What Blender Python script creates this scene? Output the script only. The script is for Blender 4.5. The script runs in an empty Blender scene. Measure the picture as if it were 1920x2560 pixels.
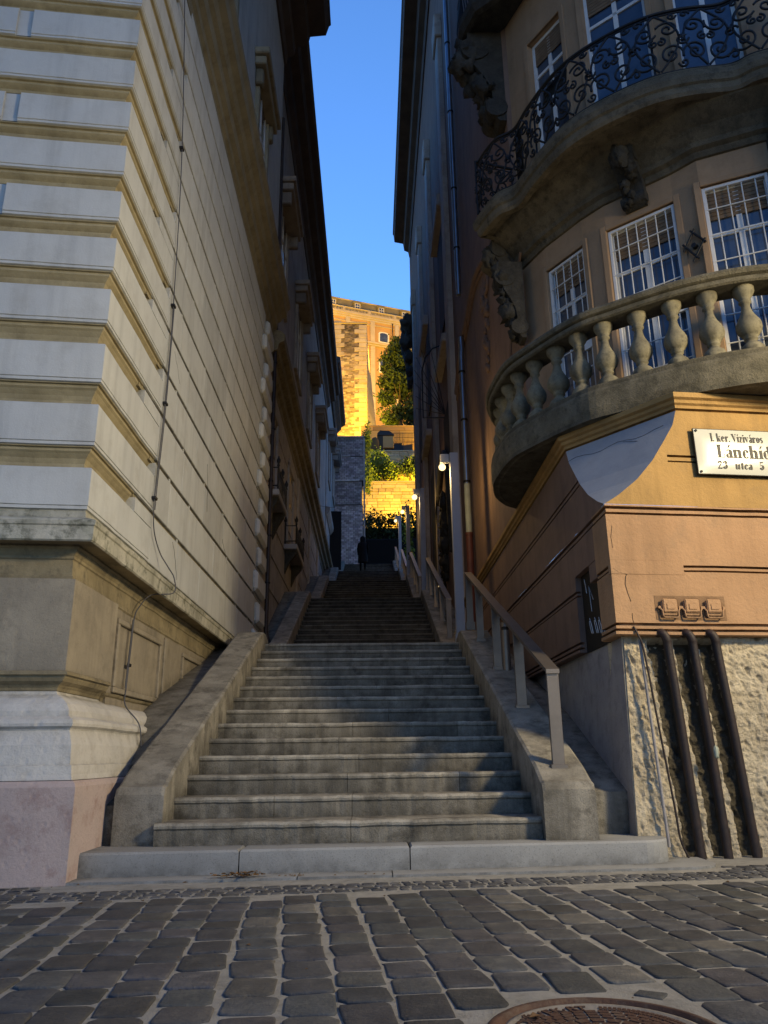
import bpy, bmesh, math, random
from mathutils import Vector, Matrix, noise
random.seed(7)
rnd = random.random
def uni(a, b): return a + (b - a) * rnd()
sc = bpy.context.scene
col = sc.collection
PI = math.pi
PH = math.radians(6.5)                      # street facades are turned by this from the alley's cross axis
FN = (math.sin(PH), -math.cos(PH))          # facade outward normal (towards the street)
FE = (math.cos(PH), math.sin(PH))           # along the facade

# ------------------------------------------------------------------ camera
F_, CX, CY = 1945., 960., 1280.
TH, RO, YW = math.radians(17.4), .0118, math.radians(1.02)
CAM = Vector((0, 0, .8))
def _rz(v): return Vector((v[0]*math.cos(YW)+v[1]*math.sin(YW), -v[0]*math.sin(YW)+v[1]*math.cos(YW), v[2]))
_f = Vector((0, math.cos(TH), math.sin(TH))); _r = Vector((1, 0, 0)); _u = Vector((0, -math.sin(TH), math.cos(TH)))
CR = _rz(_r*math.cos(RO) - _u*math.sin(RO)); CU = _rz(_u*math.cos(RO) + _r*math.sin(RO)); CF = _rz(_f)
cd = bpy.data.cameras.new('camera'); cam = bpy.data.objects.new('camera', cd); col.objects.link(cam)
cam.matrix_world = Matrix(((CR.x, CU.x, -CF.x, 0), (CR.y, CU.y, -CF.y, 0), (CR.z, CU.z, -CF.z, .8), (0, 0, 0, 1)))
cd.sensor_fit = 'VERTICAL'; cd.sensor_height = 36; cd.sensor_width = 27; cd.lens = F_/2560*36
cd.clip_end = 3000; cd.clip_start = .05
sc.camera = cam

# ------------------------------------------------------------------ materials
MATS = {}
def mat(name, c1, c2=None, scale=2.0, c3=None, dirt=.5, streak=0, bump=.3, bscale=60, rough=.85, metal=0, spec=.3, pits=0, speck=0, dist=.01, ao=0):
    m = bpy.data.materials.new(name); m.use_nodes = True
    nt = m.node_tree; N = nt.nodes; L = nt.links; N.clear()
    out = N.new('ShaderNodeOutputMaterial'); b = N.new('ShaderNodeBsdfPrincipled'); L.new(b.outputs[0], out.inputs[0])
    b.inputs['Roughness'].default_value = rough; b.inputs['Metallic'].default_value = metal
    b.inputs['Specular IOR Level'].default_value = spec
    tc = N.new('ShaderNodeTexCoord')
    def noi(s, det=6, r=.6, vec=None):
        n = N.new('ShaderNodeTexNoise'); n.inputs['Scale'].default_value = s; n.inputs['Detail'].default_value = det
        n.inputs['Roughness'].default_value = r; L.new(vec or tc.outputs['Object'], n.inputs['Vector']); return n
    def ramp(src, a, bb):
        r = N.new('ShaderNodeMapRange'); r.inputs[1].default_value = a; r.inputs[2].default_value = bb; r.clamp = True
        L.new(src, r.inputs[0]); return r.outputs[0]
    def mix(fac, A, B, mode='MIX'):
        x = N.new('ShaderNodeMix'); x.data_type = 'RGBA'; x.blend_type = mode
        if isinstance(fac, float): x.inputs[0].default_value = fac
        else: L.new(fac, x.inputs[0])
        for v, i in ((A, 6), (B, 7)):
            if isinstance(v, tuple): x.inputs[i].default_value = (*v[:3], 1)
            else: L.new(v, x.inputs[i])
        return x.outputs[2]
    c2 = c2 or tuple(v*.75 for v in c1)
    base = mix(ramp(noi(scale).outputs[0], .35, .65), c1, c2)
    if c3:
        d = ramp(noi(scale*2.3, 8, .7).outputs[0], .5, .72)
        mm = N.new('ShaderNodeMath'); mm.operation = 'MULTIPLY'; L.new(d, mm.inputs[0]); mm.inputs[1].default_value = dirt
        base = mix(mm.outputs[0], base, c3)
    if streak:
        mp = N.new('ShaderNodeMapping'); mp.inputs['Scale'].default_value = (1, 1, .07); L.new(tc.outputs['Object'], mp.inputs[0])
        d = ramp(noi(5, 5, .6, mp.outputs[0]).outputs[0], .5, .75)
        mm = N.new('ShaderNodeMath'); mm.operation = 'MULTIPLY'; L.new(d, mm.inputs[0]); mm.inputs[1].default_value = streak
        base = mix(mm.outputs[0], base, tuple(v*.35 for v in c1))
    if speck:
        d = ramp(noi(90, 3, .7).outputs[0], .56, .66)
        mm = N.new('ShaderNodeMath'); mm.operation = 'MULTIPLY'; L.new(d, mm.inputs[0]); mm.inputs[1].default_value = speck
        base = mix(mm.outputs[0], base, tuple(v*.3 for v in c1))
    if ao:      # darker in corners and under ledges, broken up by noise
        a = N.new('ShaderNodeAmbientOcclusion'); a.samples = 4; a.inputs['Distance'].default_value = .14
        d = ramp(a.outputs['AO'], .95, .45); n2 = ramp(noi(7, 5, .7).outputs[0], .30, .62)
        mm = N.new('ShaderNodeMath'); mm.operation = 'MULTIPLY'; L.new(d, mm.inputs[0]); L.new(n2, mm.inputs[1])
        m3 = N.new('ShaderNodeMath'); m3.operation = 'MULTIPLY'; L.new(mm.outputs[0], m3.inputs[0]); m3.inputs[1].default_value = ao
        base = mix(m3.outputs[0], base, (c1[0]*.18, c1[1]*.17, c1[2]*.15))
    at = N.new('ShaderNodeAttribute'); at.attribute_name = 'tint'
    base = mix(1.0, base, at.outputs['Color'], 'MULTIPLY')
    L.new(base, b.inputs['Base Color'])
    h = noi(bscale, 8, .7).outputs[0]
    if pits:
        v = N.new('ShaderNodeTexVoronoi'); v.inputs['Scale'].default_value = pits; L.new(tc.outputs['Object'], v.inputs['Vector'])
        pr = ramp(v.outputs['Distance'], 0.08, .3)
        mm = N.new('ShaderNodeMath'); mm.operation = 'MULTIPLY'; L.new(pr, mm.inputs[0]); L.new(h, mm.inputs[1]); h = mm.outputs[0]
    h2 = noi(bscale*.12, 5, .6).outputs[0]
    ad = N.new('ShaderNodeMath'); ad.operation = 'ADD'; L.new(h, ad.inputs[0]); L.new(h2, ad.inputs[1])
    bp = N.new('ShaderNodeBump'); bp.inputs['Strength'].default_value = bump; bp.inputs['Distance'].default_value = dist
    L.new(ad.outputs[0], bp.inputs['Height']); L.new(bp.outputs[0], b.inputs['Normal'])
    MATS[name] = m; return m
def emis(name, c, s):
    m = bpy.data.materials.new(name); m.use_nodes = True; nt = m.node_tree; nt.nodes.clear()
    o = nt.nodes.new('ShaderNodeOutputMaterial'); e = nt.nodes.new('ShaderNodeEmission')
    e.inputs[0].default_value = (*c, 1); e.inputs[1].default_value = s; nt.links.new(e.outputs[0], o.inputs[0]); return m

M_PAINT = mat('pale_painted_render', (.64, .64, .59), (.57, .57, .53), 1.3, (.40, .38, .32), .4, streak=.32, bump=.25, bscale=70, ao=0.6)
M_COVE = mat('warm_lit_tint_render', (.50, .42, .25), (.42, .35, .2), 2, (.25, .2, .1), .5, streak=.25, bump=.3, ao=0.7)  # yellow light from below is put into this cove colour
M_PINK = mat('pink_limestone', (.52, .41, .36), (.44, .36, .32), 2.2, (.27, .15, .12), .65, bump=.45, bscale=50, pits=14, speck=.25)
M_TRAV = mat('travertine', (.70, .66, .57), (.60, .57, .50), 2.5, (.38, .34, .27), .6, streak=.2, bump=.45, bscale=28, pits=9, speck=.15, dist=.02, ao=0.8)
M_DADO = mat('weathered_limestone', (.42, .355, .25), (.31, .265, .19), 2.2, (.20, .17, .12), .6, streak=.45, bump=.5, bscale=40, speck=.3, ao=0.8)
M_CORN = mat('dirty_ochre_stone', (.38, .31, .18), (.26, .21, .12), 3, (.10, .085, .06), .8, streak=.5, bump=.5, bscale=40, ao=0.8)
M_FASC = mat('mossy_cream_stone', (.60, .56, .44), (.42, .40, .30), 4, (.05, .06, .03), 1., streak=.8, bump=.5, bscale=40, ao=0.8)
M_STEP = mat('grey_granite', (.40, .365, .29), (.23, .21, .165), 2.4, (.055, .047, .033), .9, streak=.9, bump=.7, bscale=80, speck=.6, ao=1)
M_SLAB = mat('pale_granite', (.36, .36, .34), (.30, .30, .285), 2, (.24, .23, .21), .4, bump=.3, bscale=90, speck=.45, ao=0.8)
M_COB = mat('basalt_sett', (.095, .098, .10), (.058, .061, .064), 5, (.17, .165, .15), .6, bump=.9, bscale=60, rough=.62, spec=.4)
M_MORT = mat('sandy_mortar', (.38, .365, .32), (.28, .27, .235), 5, (.14, .13, .1), .6, bump=.7, bscale=70)
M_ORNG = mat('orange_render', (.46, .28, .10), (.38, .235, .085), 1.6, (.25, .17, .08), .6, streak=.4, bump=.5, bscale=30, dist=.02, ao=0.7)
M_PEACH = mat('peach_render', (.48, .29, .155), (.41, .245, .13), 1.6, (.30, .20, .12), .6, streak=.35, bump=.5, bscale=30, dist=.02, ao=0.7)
M_SIDE = mat('shaded_side_render', (.25, .165, .12), (.20, .13, .095), 1.2, (.11, .075, .055), .5, streak=.35, bump=.35, bscale=40)  # alley-side render; its lack of light is painted in as darker brown
M_RUB = mat('rough_rubble_stone', (.60, .52, .37), (.46, .39, .27), 5, (.24, .20, .13), .8, bump=.8, bscale=35, speck=.35, dist=.02)
M_CEM = mat('stained_cement', (.40, .37, .34), (.32, .30, .29), 2.5, (.18, .17, .17), .7, streak=.3, bump=.5, bscale=45, speck=.3)
M_BLUEG = mat('grey_blue_render', (.36, .38, .41), (.32, .34, .37), 2, (.25, .26, .28), .4, bump=.3)
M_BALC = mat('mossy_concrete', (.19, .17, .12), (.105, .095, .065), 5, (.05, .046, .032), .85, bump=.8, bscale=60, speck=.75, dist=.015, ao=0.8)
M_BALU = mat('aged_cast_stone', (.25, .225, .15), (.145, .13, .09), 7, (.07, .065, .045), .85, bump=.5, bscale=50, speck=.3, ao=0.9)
M_DKST = mat('sooty_stone', (.06, .055, .045), (.035, .032, .026), 5, (.13, .115, .09), .4, bump=.9, bscale=30, dist=.03)
M_DKBR = mat('shade_brown_concrete', (.19, .155, .10), (.11, .09, .058), 4, (.03, .026, .018), .8, bump=.8, bscale=50, speck=.6, dist=.015)  # colour darkened to stand in for dim light on the upper balcony
M_BAYW = mat('dull_tan_render', (.40, .265, .155), (.34, .225, .13), 1.5, (.2, .13, .07), .4, streak=.25, bump=.35, bscale=45)
M_CABL = mat('grey_cable', (.10, .10, .11), None, 3, bump=.05, rough=.5)
M_CORN2 = mat('ochre_cornice', (.38, .33, .22), (.28, .245, .16), 2, (.15, .10, .05), .45, streak=.3, bump=.35, bscale=30)
M_IRON = mat('black_iron', (.012, .012, .014), None, 5, bump=.2, rough=.5, spec=.4)
M_PIPE = mat('rusty_dark_pipe', (.022, .017, .015), (.04, .024, .018), 6, (.07, .045, .03), .5, bump=.4, rough=.55, spec=.4)
M_ZINC = mat('zinc_downpipe', (.34, .37, .40), (.28, .3, .33), 3, bump=.15, rough=.32, metal=.85)
M_GRNP = mat('pale_green_pipe', (.42, .46, .36), None, 5, bump=.1, rough=.5)
M_REDP = mat('red_cast_iron', (.15, .05, .035), (.10, .035, .028), 5, bump=.3, rough=.5)
M_STEEL = mat('brushed_steel', (.24, .20, .16), (.19, .16, .13), 4, bump=.12, bscale=120, rough=.4, metal=.6)
M_POST = mat('grey_coated_steel', (.40, .42, .47), (.36, .38, .43), 3, bump=.08, rough=.5)
M_WHITE = mat('white_metal_paint', (.74, .74, .72), (.66, .66, .64), 4, (.4, .38, .33), .3, bump=.15, rough=.55)
M_SIGN = mat('white_enamel', (.56, .56, .48), (.53, .53, .46), 2, bump=.03, rough=.22, spec=.25)
M_BLACK = mat('black_paint', (.02, .017, .013), None, 3, bump=.05, rough=.5)
M_WOOD = mat('brown_wood_blind', (.22, .15, .09), (.15, .10, .06), 5, bump=.3)
M_GLASS = mat('dark_window_glass', (.06, .085, .13), (.03, .04, .06), 1.6, bump=.12, bscale=14, rough=.06, spec=1.0)  # blue in the base colour stands in for reflected sky
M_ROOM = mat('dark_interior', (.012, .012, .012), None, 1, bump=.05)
M_CURT = mat('blue_grey_curtain', (.16, .19, .26), (.11, .13, .19), 8, bump=.3)
M_L2 = mat('old_grey_plaster', (.46, .41, .36), (.34, .30, .26), 1.0, (.13, .11, .09), .6, streak=.4, bump=.4, bscale=30)
M_L3 = mat('dull_blue_plaster', (.44, .42, .40), (.33, .31, .3), 1.0, (.16, .14, .12), .6, streak=.4, bump=.4, bscale=30)
M_EAVE = mat('dark_eave_timber', (.13, .10, .08), (.09, .07, .06), 2, bump=.4)
M_BRICK = mat('old_brick', (.44, .42, .42), (.33, .29, .29), 3, (.62, .62, .60), .5, bump=.7, bscale=12, dist=.04)
M_CAST = mat('castle_limestone', (.55, .44, .28), (.44, .34, .22), .5, (.26, .19, .12), .5, bump=.7, bscale=4, dist=.1)
M_PAL = mat('palace_ochre', (.50, .31, .13), (.43, .27, .11), .4, (.36, .26, .14), .4, bump=.3, bscale=4, dist=.05)
M_PALT = mat('palace_stone_trim', (.50, .44, .34), (.42, .37, .28), .8, bump=.3, bscale=6, dist=.05)
M_ROOF = mat('green_copper_roof', (.26, .23, .13), (.2, .17, .09), .6, bump=.3, bscale=6)
M_LEAF = mat('dark_leaves', (.055, .085, .025), (.035, .055, .016), .8, bump=.1, rough=.7)
M_LEAF2 = mat('bright_leaves', (.17, .24, .04), (.10, .15, .03), .8, bump=.1, rough=.7)
M_BARK = mat('bark', (.08, .06, .04), None, 5, bump=.8)
M_MANH = mat('rusty_cast_iron', (.13, .07, .045), (.09, .05, .035), 8, (.25, .2, .14), .6, bump=.5, bscale=80, rough=.6, metal=.2)
M_MANF = mat('worn_concrete_fill', (.34, .30, .24), (.26, .23, .18), 8, (.12, .1, .08), .6, bump=.5)
M_COAT = mat('dark_coat', (.012, .012, .014), None, 5, bump=.2)
M_SKIN = mat('skin', (.40, .26, .19), None, 5, bump=.05)
M_DRYL = mat('dry_leaves', (.22, .12, .05), (.14, .08, .03), 10, bump=.4)
M_ASPH = mat('asphalt', (.055, .055, .055), (.045, .045, .045), 2, bump=.5)
E_LAMP = emis('lamp_glow', (1, .76, .36), 2.4)
E_BOLL = emis('bollard_glow', (1, .74, .38), 1.2)

# ------------------------------------------------------------------ mesh helpers
class MB:
    def __init__(s): s.v = []; s.f = []; s.t = []; s.sm = []
    def add(s, vs, fs, tint=1., smooth=False):
        o = len(s.v); s.v += [tuple(v) for v in vs]
        for f in fs: s.f.append([i+o for i in f]); s.t.append(tint); s.sm.append(smooth)
    def box(s, x0, x1, y0, y1, z0, z1, tint=1., M=None):
        vs = [(x, y, z) for x in (x0, x1) for y in (y0, y1) for z in (z0, z1)]
        if M: vs = [M @ Vector(v) for v in vs]
        s.add(vs, [(0, 1, 3, 2), (4, 6, 7, 5), (0, 4, 5, 1), (2, 3, 7, 6), (0, 2, 6, 4), (1, 5, 7, 3)], tint)
    def bbox(s, x0, x1, y0, y1, z0, z1, b=.01, tint=1., M=None, jit=0):
        # box with chamfered edges
        vs = []; 
        for sx in (0, 1):
            for sy in (0, 1):
                for sz in (0, 1):
                    X = (x0, x1)[sx]; Y = (y0, y1)[sy]; Z = (z0, z1)[sz]; dx = b*(1-2*sx); dy = b*(1-2*sy); dz = b*(1-2*sz)
                    vs += [(X, Y+dy, Z+dz), (X+dx, Y, Z+dz), (X+dx, Y+dy, Z)]
        if jit: vs = [(a+uni(-jit, jit), c+uni(-jit, jit), e+uni(-jit, jit)) for a, c, e in vs]
        if M: vs = [M @ Vector(v) for v in vs]
        I = lambda sx, sy, sz, k: (sx*4+sy*2+sz)*3+k
        fs = []
        for a in (0, 1):
            fs.append([I(a, 0, 0, 0), I(a, 1, 0, 0), I(a, 1, 1, 0), I(a, 0, 1, 0)])
            fs.append([I(0, a, 0, 1), I(1, a, 0, 1), I(1, a, 1, 1), I(0, a, 1, 1)])
            fs.append([I(0, 0, a, 2), I(1, 0, a, 2), I(1, 1, a, 2), I(0, 1, a, 2)])
            for c in (0, 1):
                fs.append([I(a, c, 0, 0), I(a, c, 1, 0), I(a, c, 1, 1), I(a, c, 0, 1)])
                fs.append([I(a, 0, c, 0), I(a, 1, c, 0), I(a, 1, c, 2), I(a, 0, c, 2)])
                fs.append([I(0, a, c, 1), I(1, a, c, 1), I(1, a, c, 2), I(0, a, c, 2)])
                for d in (0, 1): fs.append([I(a, c, d, 0), I(a, c, d, 1), I(a, c, d, 2)])
        s.add(vs, fs, tint)
    def prism(s, poly, z0, z1, tint=1.):
        n = len(poly); s.add([(x, y, z0) for x, y in poly]+[(x, y, z1) for x, y in poly],
              [list(range(n))[::-1], list(range(n, 2*n))]+[(i, (i+1) % n, n+(i+1) % n, n+i) for i in range(n)], tint)
    def extr(s, pts, d, tint=1.):       # polygon of 3D points extruded by vector d
        n = len(pts); d = Vector(d); s.add([Vector(p) for p in pts]+[Vector(p)+d for p in pts],
              [list(range(n))[::-1], list(range(n, 2*n))]+[(i, (i+1) % n, n+(i+1) % n, n+i) for i in range(n)], tint)
    def tube(s, pts, r, n=8, tint=1., caps=True):
        pts = [Vector(p) for p in pts]; rs = r if isinstance(r, (list, tuple)) else [r]*len(pts)
        vs = []; up = None
        for i, p in enumerate(pts):
            d = (pts[min(i+1, len(pts)-1)]-pts[max(i-1, 0)])
            if d.length < 1e-9: d = Vector((0, 0, 1))
            d.normalize()
            if up is None: up = Vector((0, 0, 1)) if abs(d.z) < .9 else Vector((1, 0, 0))
            a = d.cross(up)
            if a.length < 1e-4: a = d.cross(Vector((0, 1, 0)))
            a.normalize(); up2 = a.cross(d).normalized(); up = up2
            for k in range(n):
                t = 2*PI*k/n; vs.append(p+(a*math.cos(t)+up2*math.sin(t))*rs[i])
        fs = [(i*n+k, i*n+(k+1) % n, (i+1)*n+(k+1) % n, (i+1)*n+k) for i in range(len(pts)-1) for k in range(n)]
        s.add(vs, fs, tint, True)
        if caps: s.add(vs[:n], [list(range(n))], tint); s.add(vs[-n:], [list(range(n))[::-1]], tint)
    def lathe(s, prof, c, n=16, tint=1.):
        vs = [(c[0]+r*math.cos(2*PI*k/n), c[1]+r*math.sin(2*PI*k/n), c[2]+z) for r, z in prof for k in range(n)]
        s.add(vs, [(i*n+k, i*n+(k+1) % n, (i+1)*n+(k+1) % n, (i+1)*n+k) for i in range(len(prof)-1) for k in range(n)], tint, True)
        s.add(vs[:n], [list(range(n))[::-1]], tint); s.add(vs[-n:], [list(range(n))], tint)
    def sweep(s, path, side, prof, tint=1., caps=True, smooth=False, wob=0):
        if wob:
            q = [path[0]]
            for i_, (a, b) in enumerate(zip(path, path[1:])):
                L_ = (Vector(b)-Vector(a)).length; n_ = min(60, max(1, int(L_/.16)))
                ma = .62 if i_ > 0 else .05; mb = .62 if i_ < len(path)-2 else .05
                q += [tuple(Vector(a).lerp(Vector(b), (k+1)/n_)) for k in range(n_-1) if L_*(k+1)/n_ > ma and L_*(1-(k+1)/n_) > mb]+[b]
            path = q
        # path: 2D points; side=+1 -> outward is right of travel; prof: (d, z)
        P = [Vector(p) for p in path]; n = len(P); m = len(prof); offs = []
        for i in range(n):
            ns = []
            for a, b in ((i-1, i), (i, i+1)):
                if a >= 0 and b < n:
                    d = (P[b]-P[a]).normalized(); ns.append(Vector((d.y, -d.x))*side)
            if len(ns) == 2:
                h = (ns[0]+ns[1]).normalized(); k = 1/max(.3, h.dot(ns[0])); offs.append(h*k)
            else: offs.append(ns[0])
        def wv(p, d, z):
            if not wob or d < -.3: return d, z
            v = Vector((p.x*3.1, p.y*3.1, z*2.3)); w2 = Vector((p.x*13, p.y*13, z*9+4))
            return d+wob*(.7*noise.noise(v)+.5*noise.noise(w2)), z+wob*(noise.noise(v+Vector((9, 3, 5)))+.5*noise.noise(w2+Vector((3, 8, 1))))
        vs = []
        for i in range(n):
            for d, z in prof: d, z = wv(P[i], d, z); vs.append((P[i].x+offs[i].x*d, P[i].y+offs[i].y*d, z))
        fs = [(i*m+j, (i+1)*m+j, (i+1)*m+j+1, i*m+j+1) for i in range(n-1) for j in range(m-1)]
        s.add(vs, fs, tint, smooth)
        if caps:
            s.add(vs[:m], [list(range(m))], tint); s.add(vs[-m:], [list(range(m))[::-1]], tint)
    def build(s, name, m, parent=None, label=None):
        me = bpy.data.meshes.new(name); me.from_pydata(s.v, [], s.f); me.materials.append(m)
        me.polygons.foreach_set('use_smooth', s.sm)
        bm = bmesh.new(); bm.from_mesh(me); bmesh.ops.recalc_face_normals(bm, faces=bm.faces); bm.to_mesh(me); bm.free()
        at = me.attributes.new('tint', 'FLOAT_COLOR', 'FACE')
        buf = []
        for t in s.t: buf += ([t, t, t, 1] if isinstance(t, (int, float)) else [*t, 1])
        at.data.foreach_set('color', buf)
        o = bpy.data.objects.new(name, me); col.objects.link(o)
        if parent: o.parent = parent
        if label: o['label'] = label
        return o
def tag(o, label, cat=None, group=None, kind=None):
    if label: o['label'] = label
    if cat: o['category'] = cat
    if group: o['group'] = group
    if kind: o['kind'] = kind
    return o
def empty(name, label, cat, group=None, loc=(0, 0, 0)):
    o = bpy.data.objects.new(name, None); col.objects.link(o); o.location = loc; o.empty_display_size = .2
    return tag(o, label, cat, group)
def struct(mb, name, m): return tag(mb.build(name, m), None, kind='structure')
def copy_tree(o, parent=None):
    c = o.copy(); col.objects.link(c); c.parent = parent
    for ch in [x for x in col.objects if x.parent == o]: copy_tree(ch, c)
    return c
def crom(pts, n=6):
    P = [Vector(p) for p in pts]; out = []
    for i in range(len(P)-1):
        a, b, c, d = P[max(i-1, 0)], P[i], P[i+1], P[min(i+2, len(P)-1)]
        for k in range(n):
            t = k/n; out.append(.5*((2*b)+(-a+c)*t+(2*a-5*b+4*c-d)*t*t+(-a+3*b-3*c+d)*t**3))
    out.append(P[-1]); return out
def fpt(o, s, t=0):      # point on a facade line: origin o, s along, t outward
    return (o[0]+FE[0]*s+FN[0]*t, o[1]+FE[1]*s+FN[1]*t)

# ================================================================== GROUND
LC = (-2.03, 5.66)           # left building corner on the ground
RC = (2.06, 6.50)            # right building corner
g = MB(); g.add([(-150, -150, -.03), (150, -150, -.03), (150, 6.9, -.03), (-150, 6.9, -.03)], [(0, 1, 2, 3)]); struct(g, 'ground', M_ASPH)
g = MB()
n1, n2 = 60, 40
SO = (0, 5.85)
for i in range(n1):
    for j in range(n2):
        pass
vs = []; fs = []
for j in range(n2+1):
    for i in range(n1+1):
        s = -9+18*i/n1; t = -1.2+7.7*j/n2
        x, y = fpt(SO, s, t); vs.append((x, y, .003*noise.noise(Vector((x*3, y*3, 0)))+.0045))
for j in range(n2):
    for i in range(n1): fs.append((j*(n1+1)+i, j*(n1+1)+i+1, (j+1)*(n1+1)+i+1, (j+1)*(n1+1)+i))
g.add(vs, fs, 1, True); struct(g, 'street', M_MORT)
MHC = Vector((.69, 2.63)); MHR = .36
g = MB()
def sett(cx, cy, w, h, rot, ht, tint, jit):
    # one stone: irregular rounded octagon, domed
    base = []
    c = min(w, h)*.15
    for sx, sy in ((1, 1), (-1, 1), (-1, -1), (1, -1)):
        a = (sx*(w/2), sy*(h/2-c)); b = (sx*(w/2-c), sy*h/2)
        pr = (a, ((sx*(w/2-c*.25)), sy*(h/2-c*.25)), b)
        base += list(pr) if sx*sy > 0 else list(pr)[::-1]
    base = [(x+uni(-jit, jit), y+uni(-jit, jit)) for x, y in base]
    cr, sr = math.cos(rot), math.sin(rot); n = len(base); vs = []
    tx, ty = uni(-.02, .02), uni(-.02, .02)
    for k, z in ((1., -.02), (1., ht*.5), (.975, ht*.85), (.90, ht*1.02), (.5, ht*1.06)):
        for x, y in base:
            X, Y = x*k, y*k; vs.append((cx+X*cr-Y*sr, cy+X*sr+Y*cr, z+X*tx+Y*ty+uni(-.0006, .0006)))
    fs = [(i*n+k, i*n+(k+1) % n, (i+1)*n+(k+1) % n, (i+1)*n+k) for i in range(4) for k in range(n)]
    fs.append([4*n+k for k in range(n)])
    g.add(vs, fs, tint, True)
CW = .196; CPH = math.radians(5.4)
def cpt(s, t): return (SO[0]+math.cos(CPH)*s+math.sin(CPH)*t, SO[1]+math.sin(CPH)*s-math.cos(CPH)*t)
for c in range(-32, 33):
    t = .62+uni(0, .2)
    wob = uni(-.01, .01); wc = CW*uni(.96, 1.0)
    while t < 6.2:
        h = uni(.19, .285)
        s = c*CW+wob+.012*math.sin(t*1.7+c)
        x, y = cpt(s+.09, t+h/2)
        k = uni(.68, 1.3); tint = (k*uni(.96, 1.08), k, k*uni(.9, 1.03))
        if rnd() < .08: tint = (k*1.5, k*1.4, k*1.2)
        if (Vector((x, y))-MHC).length > MHR+.13 or False:
            sett(x, y, wc-.015, h-.023, CPH+uni(-.06, .06), .012, tint, .0085)
        else:
            d = (Vector((x, y))-MHC)
            if d.length > MHR+.045:
                sett(x, y, .10, .07, math.atan2(d.y, d.x)+PI/2, .011, tint, .006)
        t += h
# mosaic band of small stones along the stairs and walls
for row in range(7):
    s = -7.0
    while s < 8:
        w = uni(.07, .125); t = .05+row*.082+uni(-.008, .008)
        if t > .62: break
        x, y = fpt(SO, s+w/2, t)
        inside = (-2.1 < x < 2.5 and t < .26)
        if not inside:
            k = uni(.8, 1.5); sett(x, y, w-.02, .06, PH+uni(-.15, .15), .01, (k*1.04, k, k*.96), .006)
        s += w
struct(g, 'cobblestones', M_COB)
# small stones of the band right of the steps
# manhole
mh = empty('manhole_cover', 'round rusty cast iron manhole cover with raised letters set in the cobbles', 'manhole cover', loc=(MHC.x, MHC.y, 0))
g = MB(); g.lathe([(MHR, -.02), (MHR, .012), (MHR-.008, .016), (MHR-.028, .016), (MHR-.03, .006), (MHR-.05, .006), (MHR-.052, -.02)], (0, 0, 0), 72)
g.v = [v for v in g.v]; fr = g.build('frame_ring', M_MANH, mh)
g = MB(); g.lathe([(.31, -.02), (.31, .009), (.296, .011), (.29, .006), (.02, .006)], (0, 0, 0), 72); g.build('lid', M_MANF, mh)
g = MB()
for ring, (ra, rb, nn) in enumerate(((.165, .185, 26), (.19, .21, 30), (.215, .235, 34), (.125, .155, 18), (.085, .115, 12))):
    for k in range(nn):
        a0 = 2*PI*k/nn; a1 = a0+2*PI/nn*.8
        q = [(ra*math.cos(a0), ra*math.sin(a0)), (rb*math.cos(a0), rb*math.sin(a0)), (rb*math.cos(a1), rb*math.sin(a1)), (ra*math.cos(a1), ra*math.sin(a1))]
        g.prism(q, .006, .0105)
for k in range(34):      # block pattern around the rim on the right
    a0 = PI/2-.16-k*.055
    for ra, rb in ((.244, .258), (.262, .276)):
        if a0 < -1.6: break
        a1 = a0-.04
        g.prism([(ra*math.cos(a0), ra*math.sin(a0)), (rb*math.cos(a0), rb*math.sin(a0)), (rb*math.cos(a1), rb*math.sin(a1)), (ra*math.cos(a1), ra*math.sin(a1))], .006, .0105)
g.build('raised_blocks', M_MANH, mh)
def text_mesh(txt, size, ext=.002):
    cu = bpy.data.curves.new('t', 'FONT'); cu.body = txt; cu.size = size; cu.extrude = ext; cu.offset = .0012; cu.align_x = 'CENTER'; cu.resolution_u = 3
    o = bpy.data.objects.new('t', cu); col.objects.link(o); dg = bpy.context.evaluated_depsgraph_get()
    me = bpy.data.meshes.new_from_object(o.evaluated_get(dg)); bpy.data.objects.remove(o)
    r = ([v.co.copy() for v in me.vertices], [list(p.vertices) for p in me.polygons]); return r
g = MB()
for ch, a in (('C', 178), ('S', 169), ('A', 160), ('T', 152), ('O', 144), ('R', 135.5), ('N', 127)):
    vv, ff = text_mesh(ch, .062); A = math.radians(a+8); M = Matrix.Rotation(A-PI/2, 4, 'Z')
    g.add([M @ Vector((v.x*.95, v.y+.238, v.z+.0085)) for v in vv], ff)
for ch, a in (('M', 133), ('Ű', 122), ('V', 112.5), ('E', 104.5), ('K', 96.5), ('·', 91), ('R', 84.5), ('T', 77.5)):
    vv, ff = text_mesh(ch, .062); A = math.radians(a+16); M = Matrix.Rotation(A-PI/2, 4, 'Z')
    if a > 132: continue
    g.add([M @ Vector((v.x*.95, v.y+.238, v.z+.0085)) for v in vv], ff)
g.build('raised_letters', M_MANH, mh)

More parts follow.
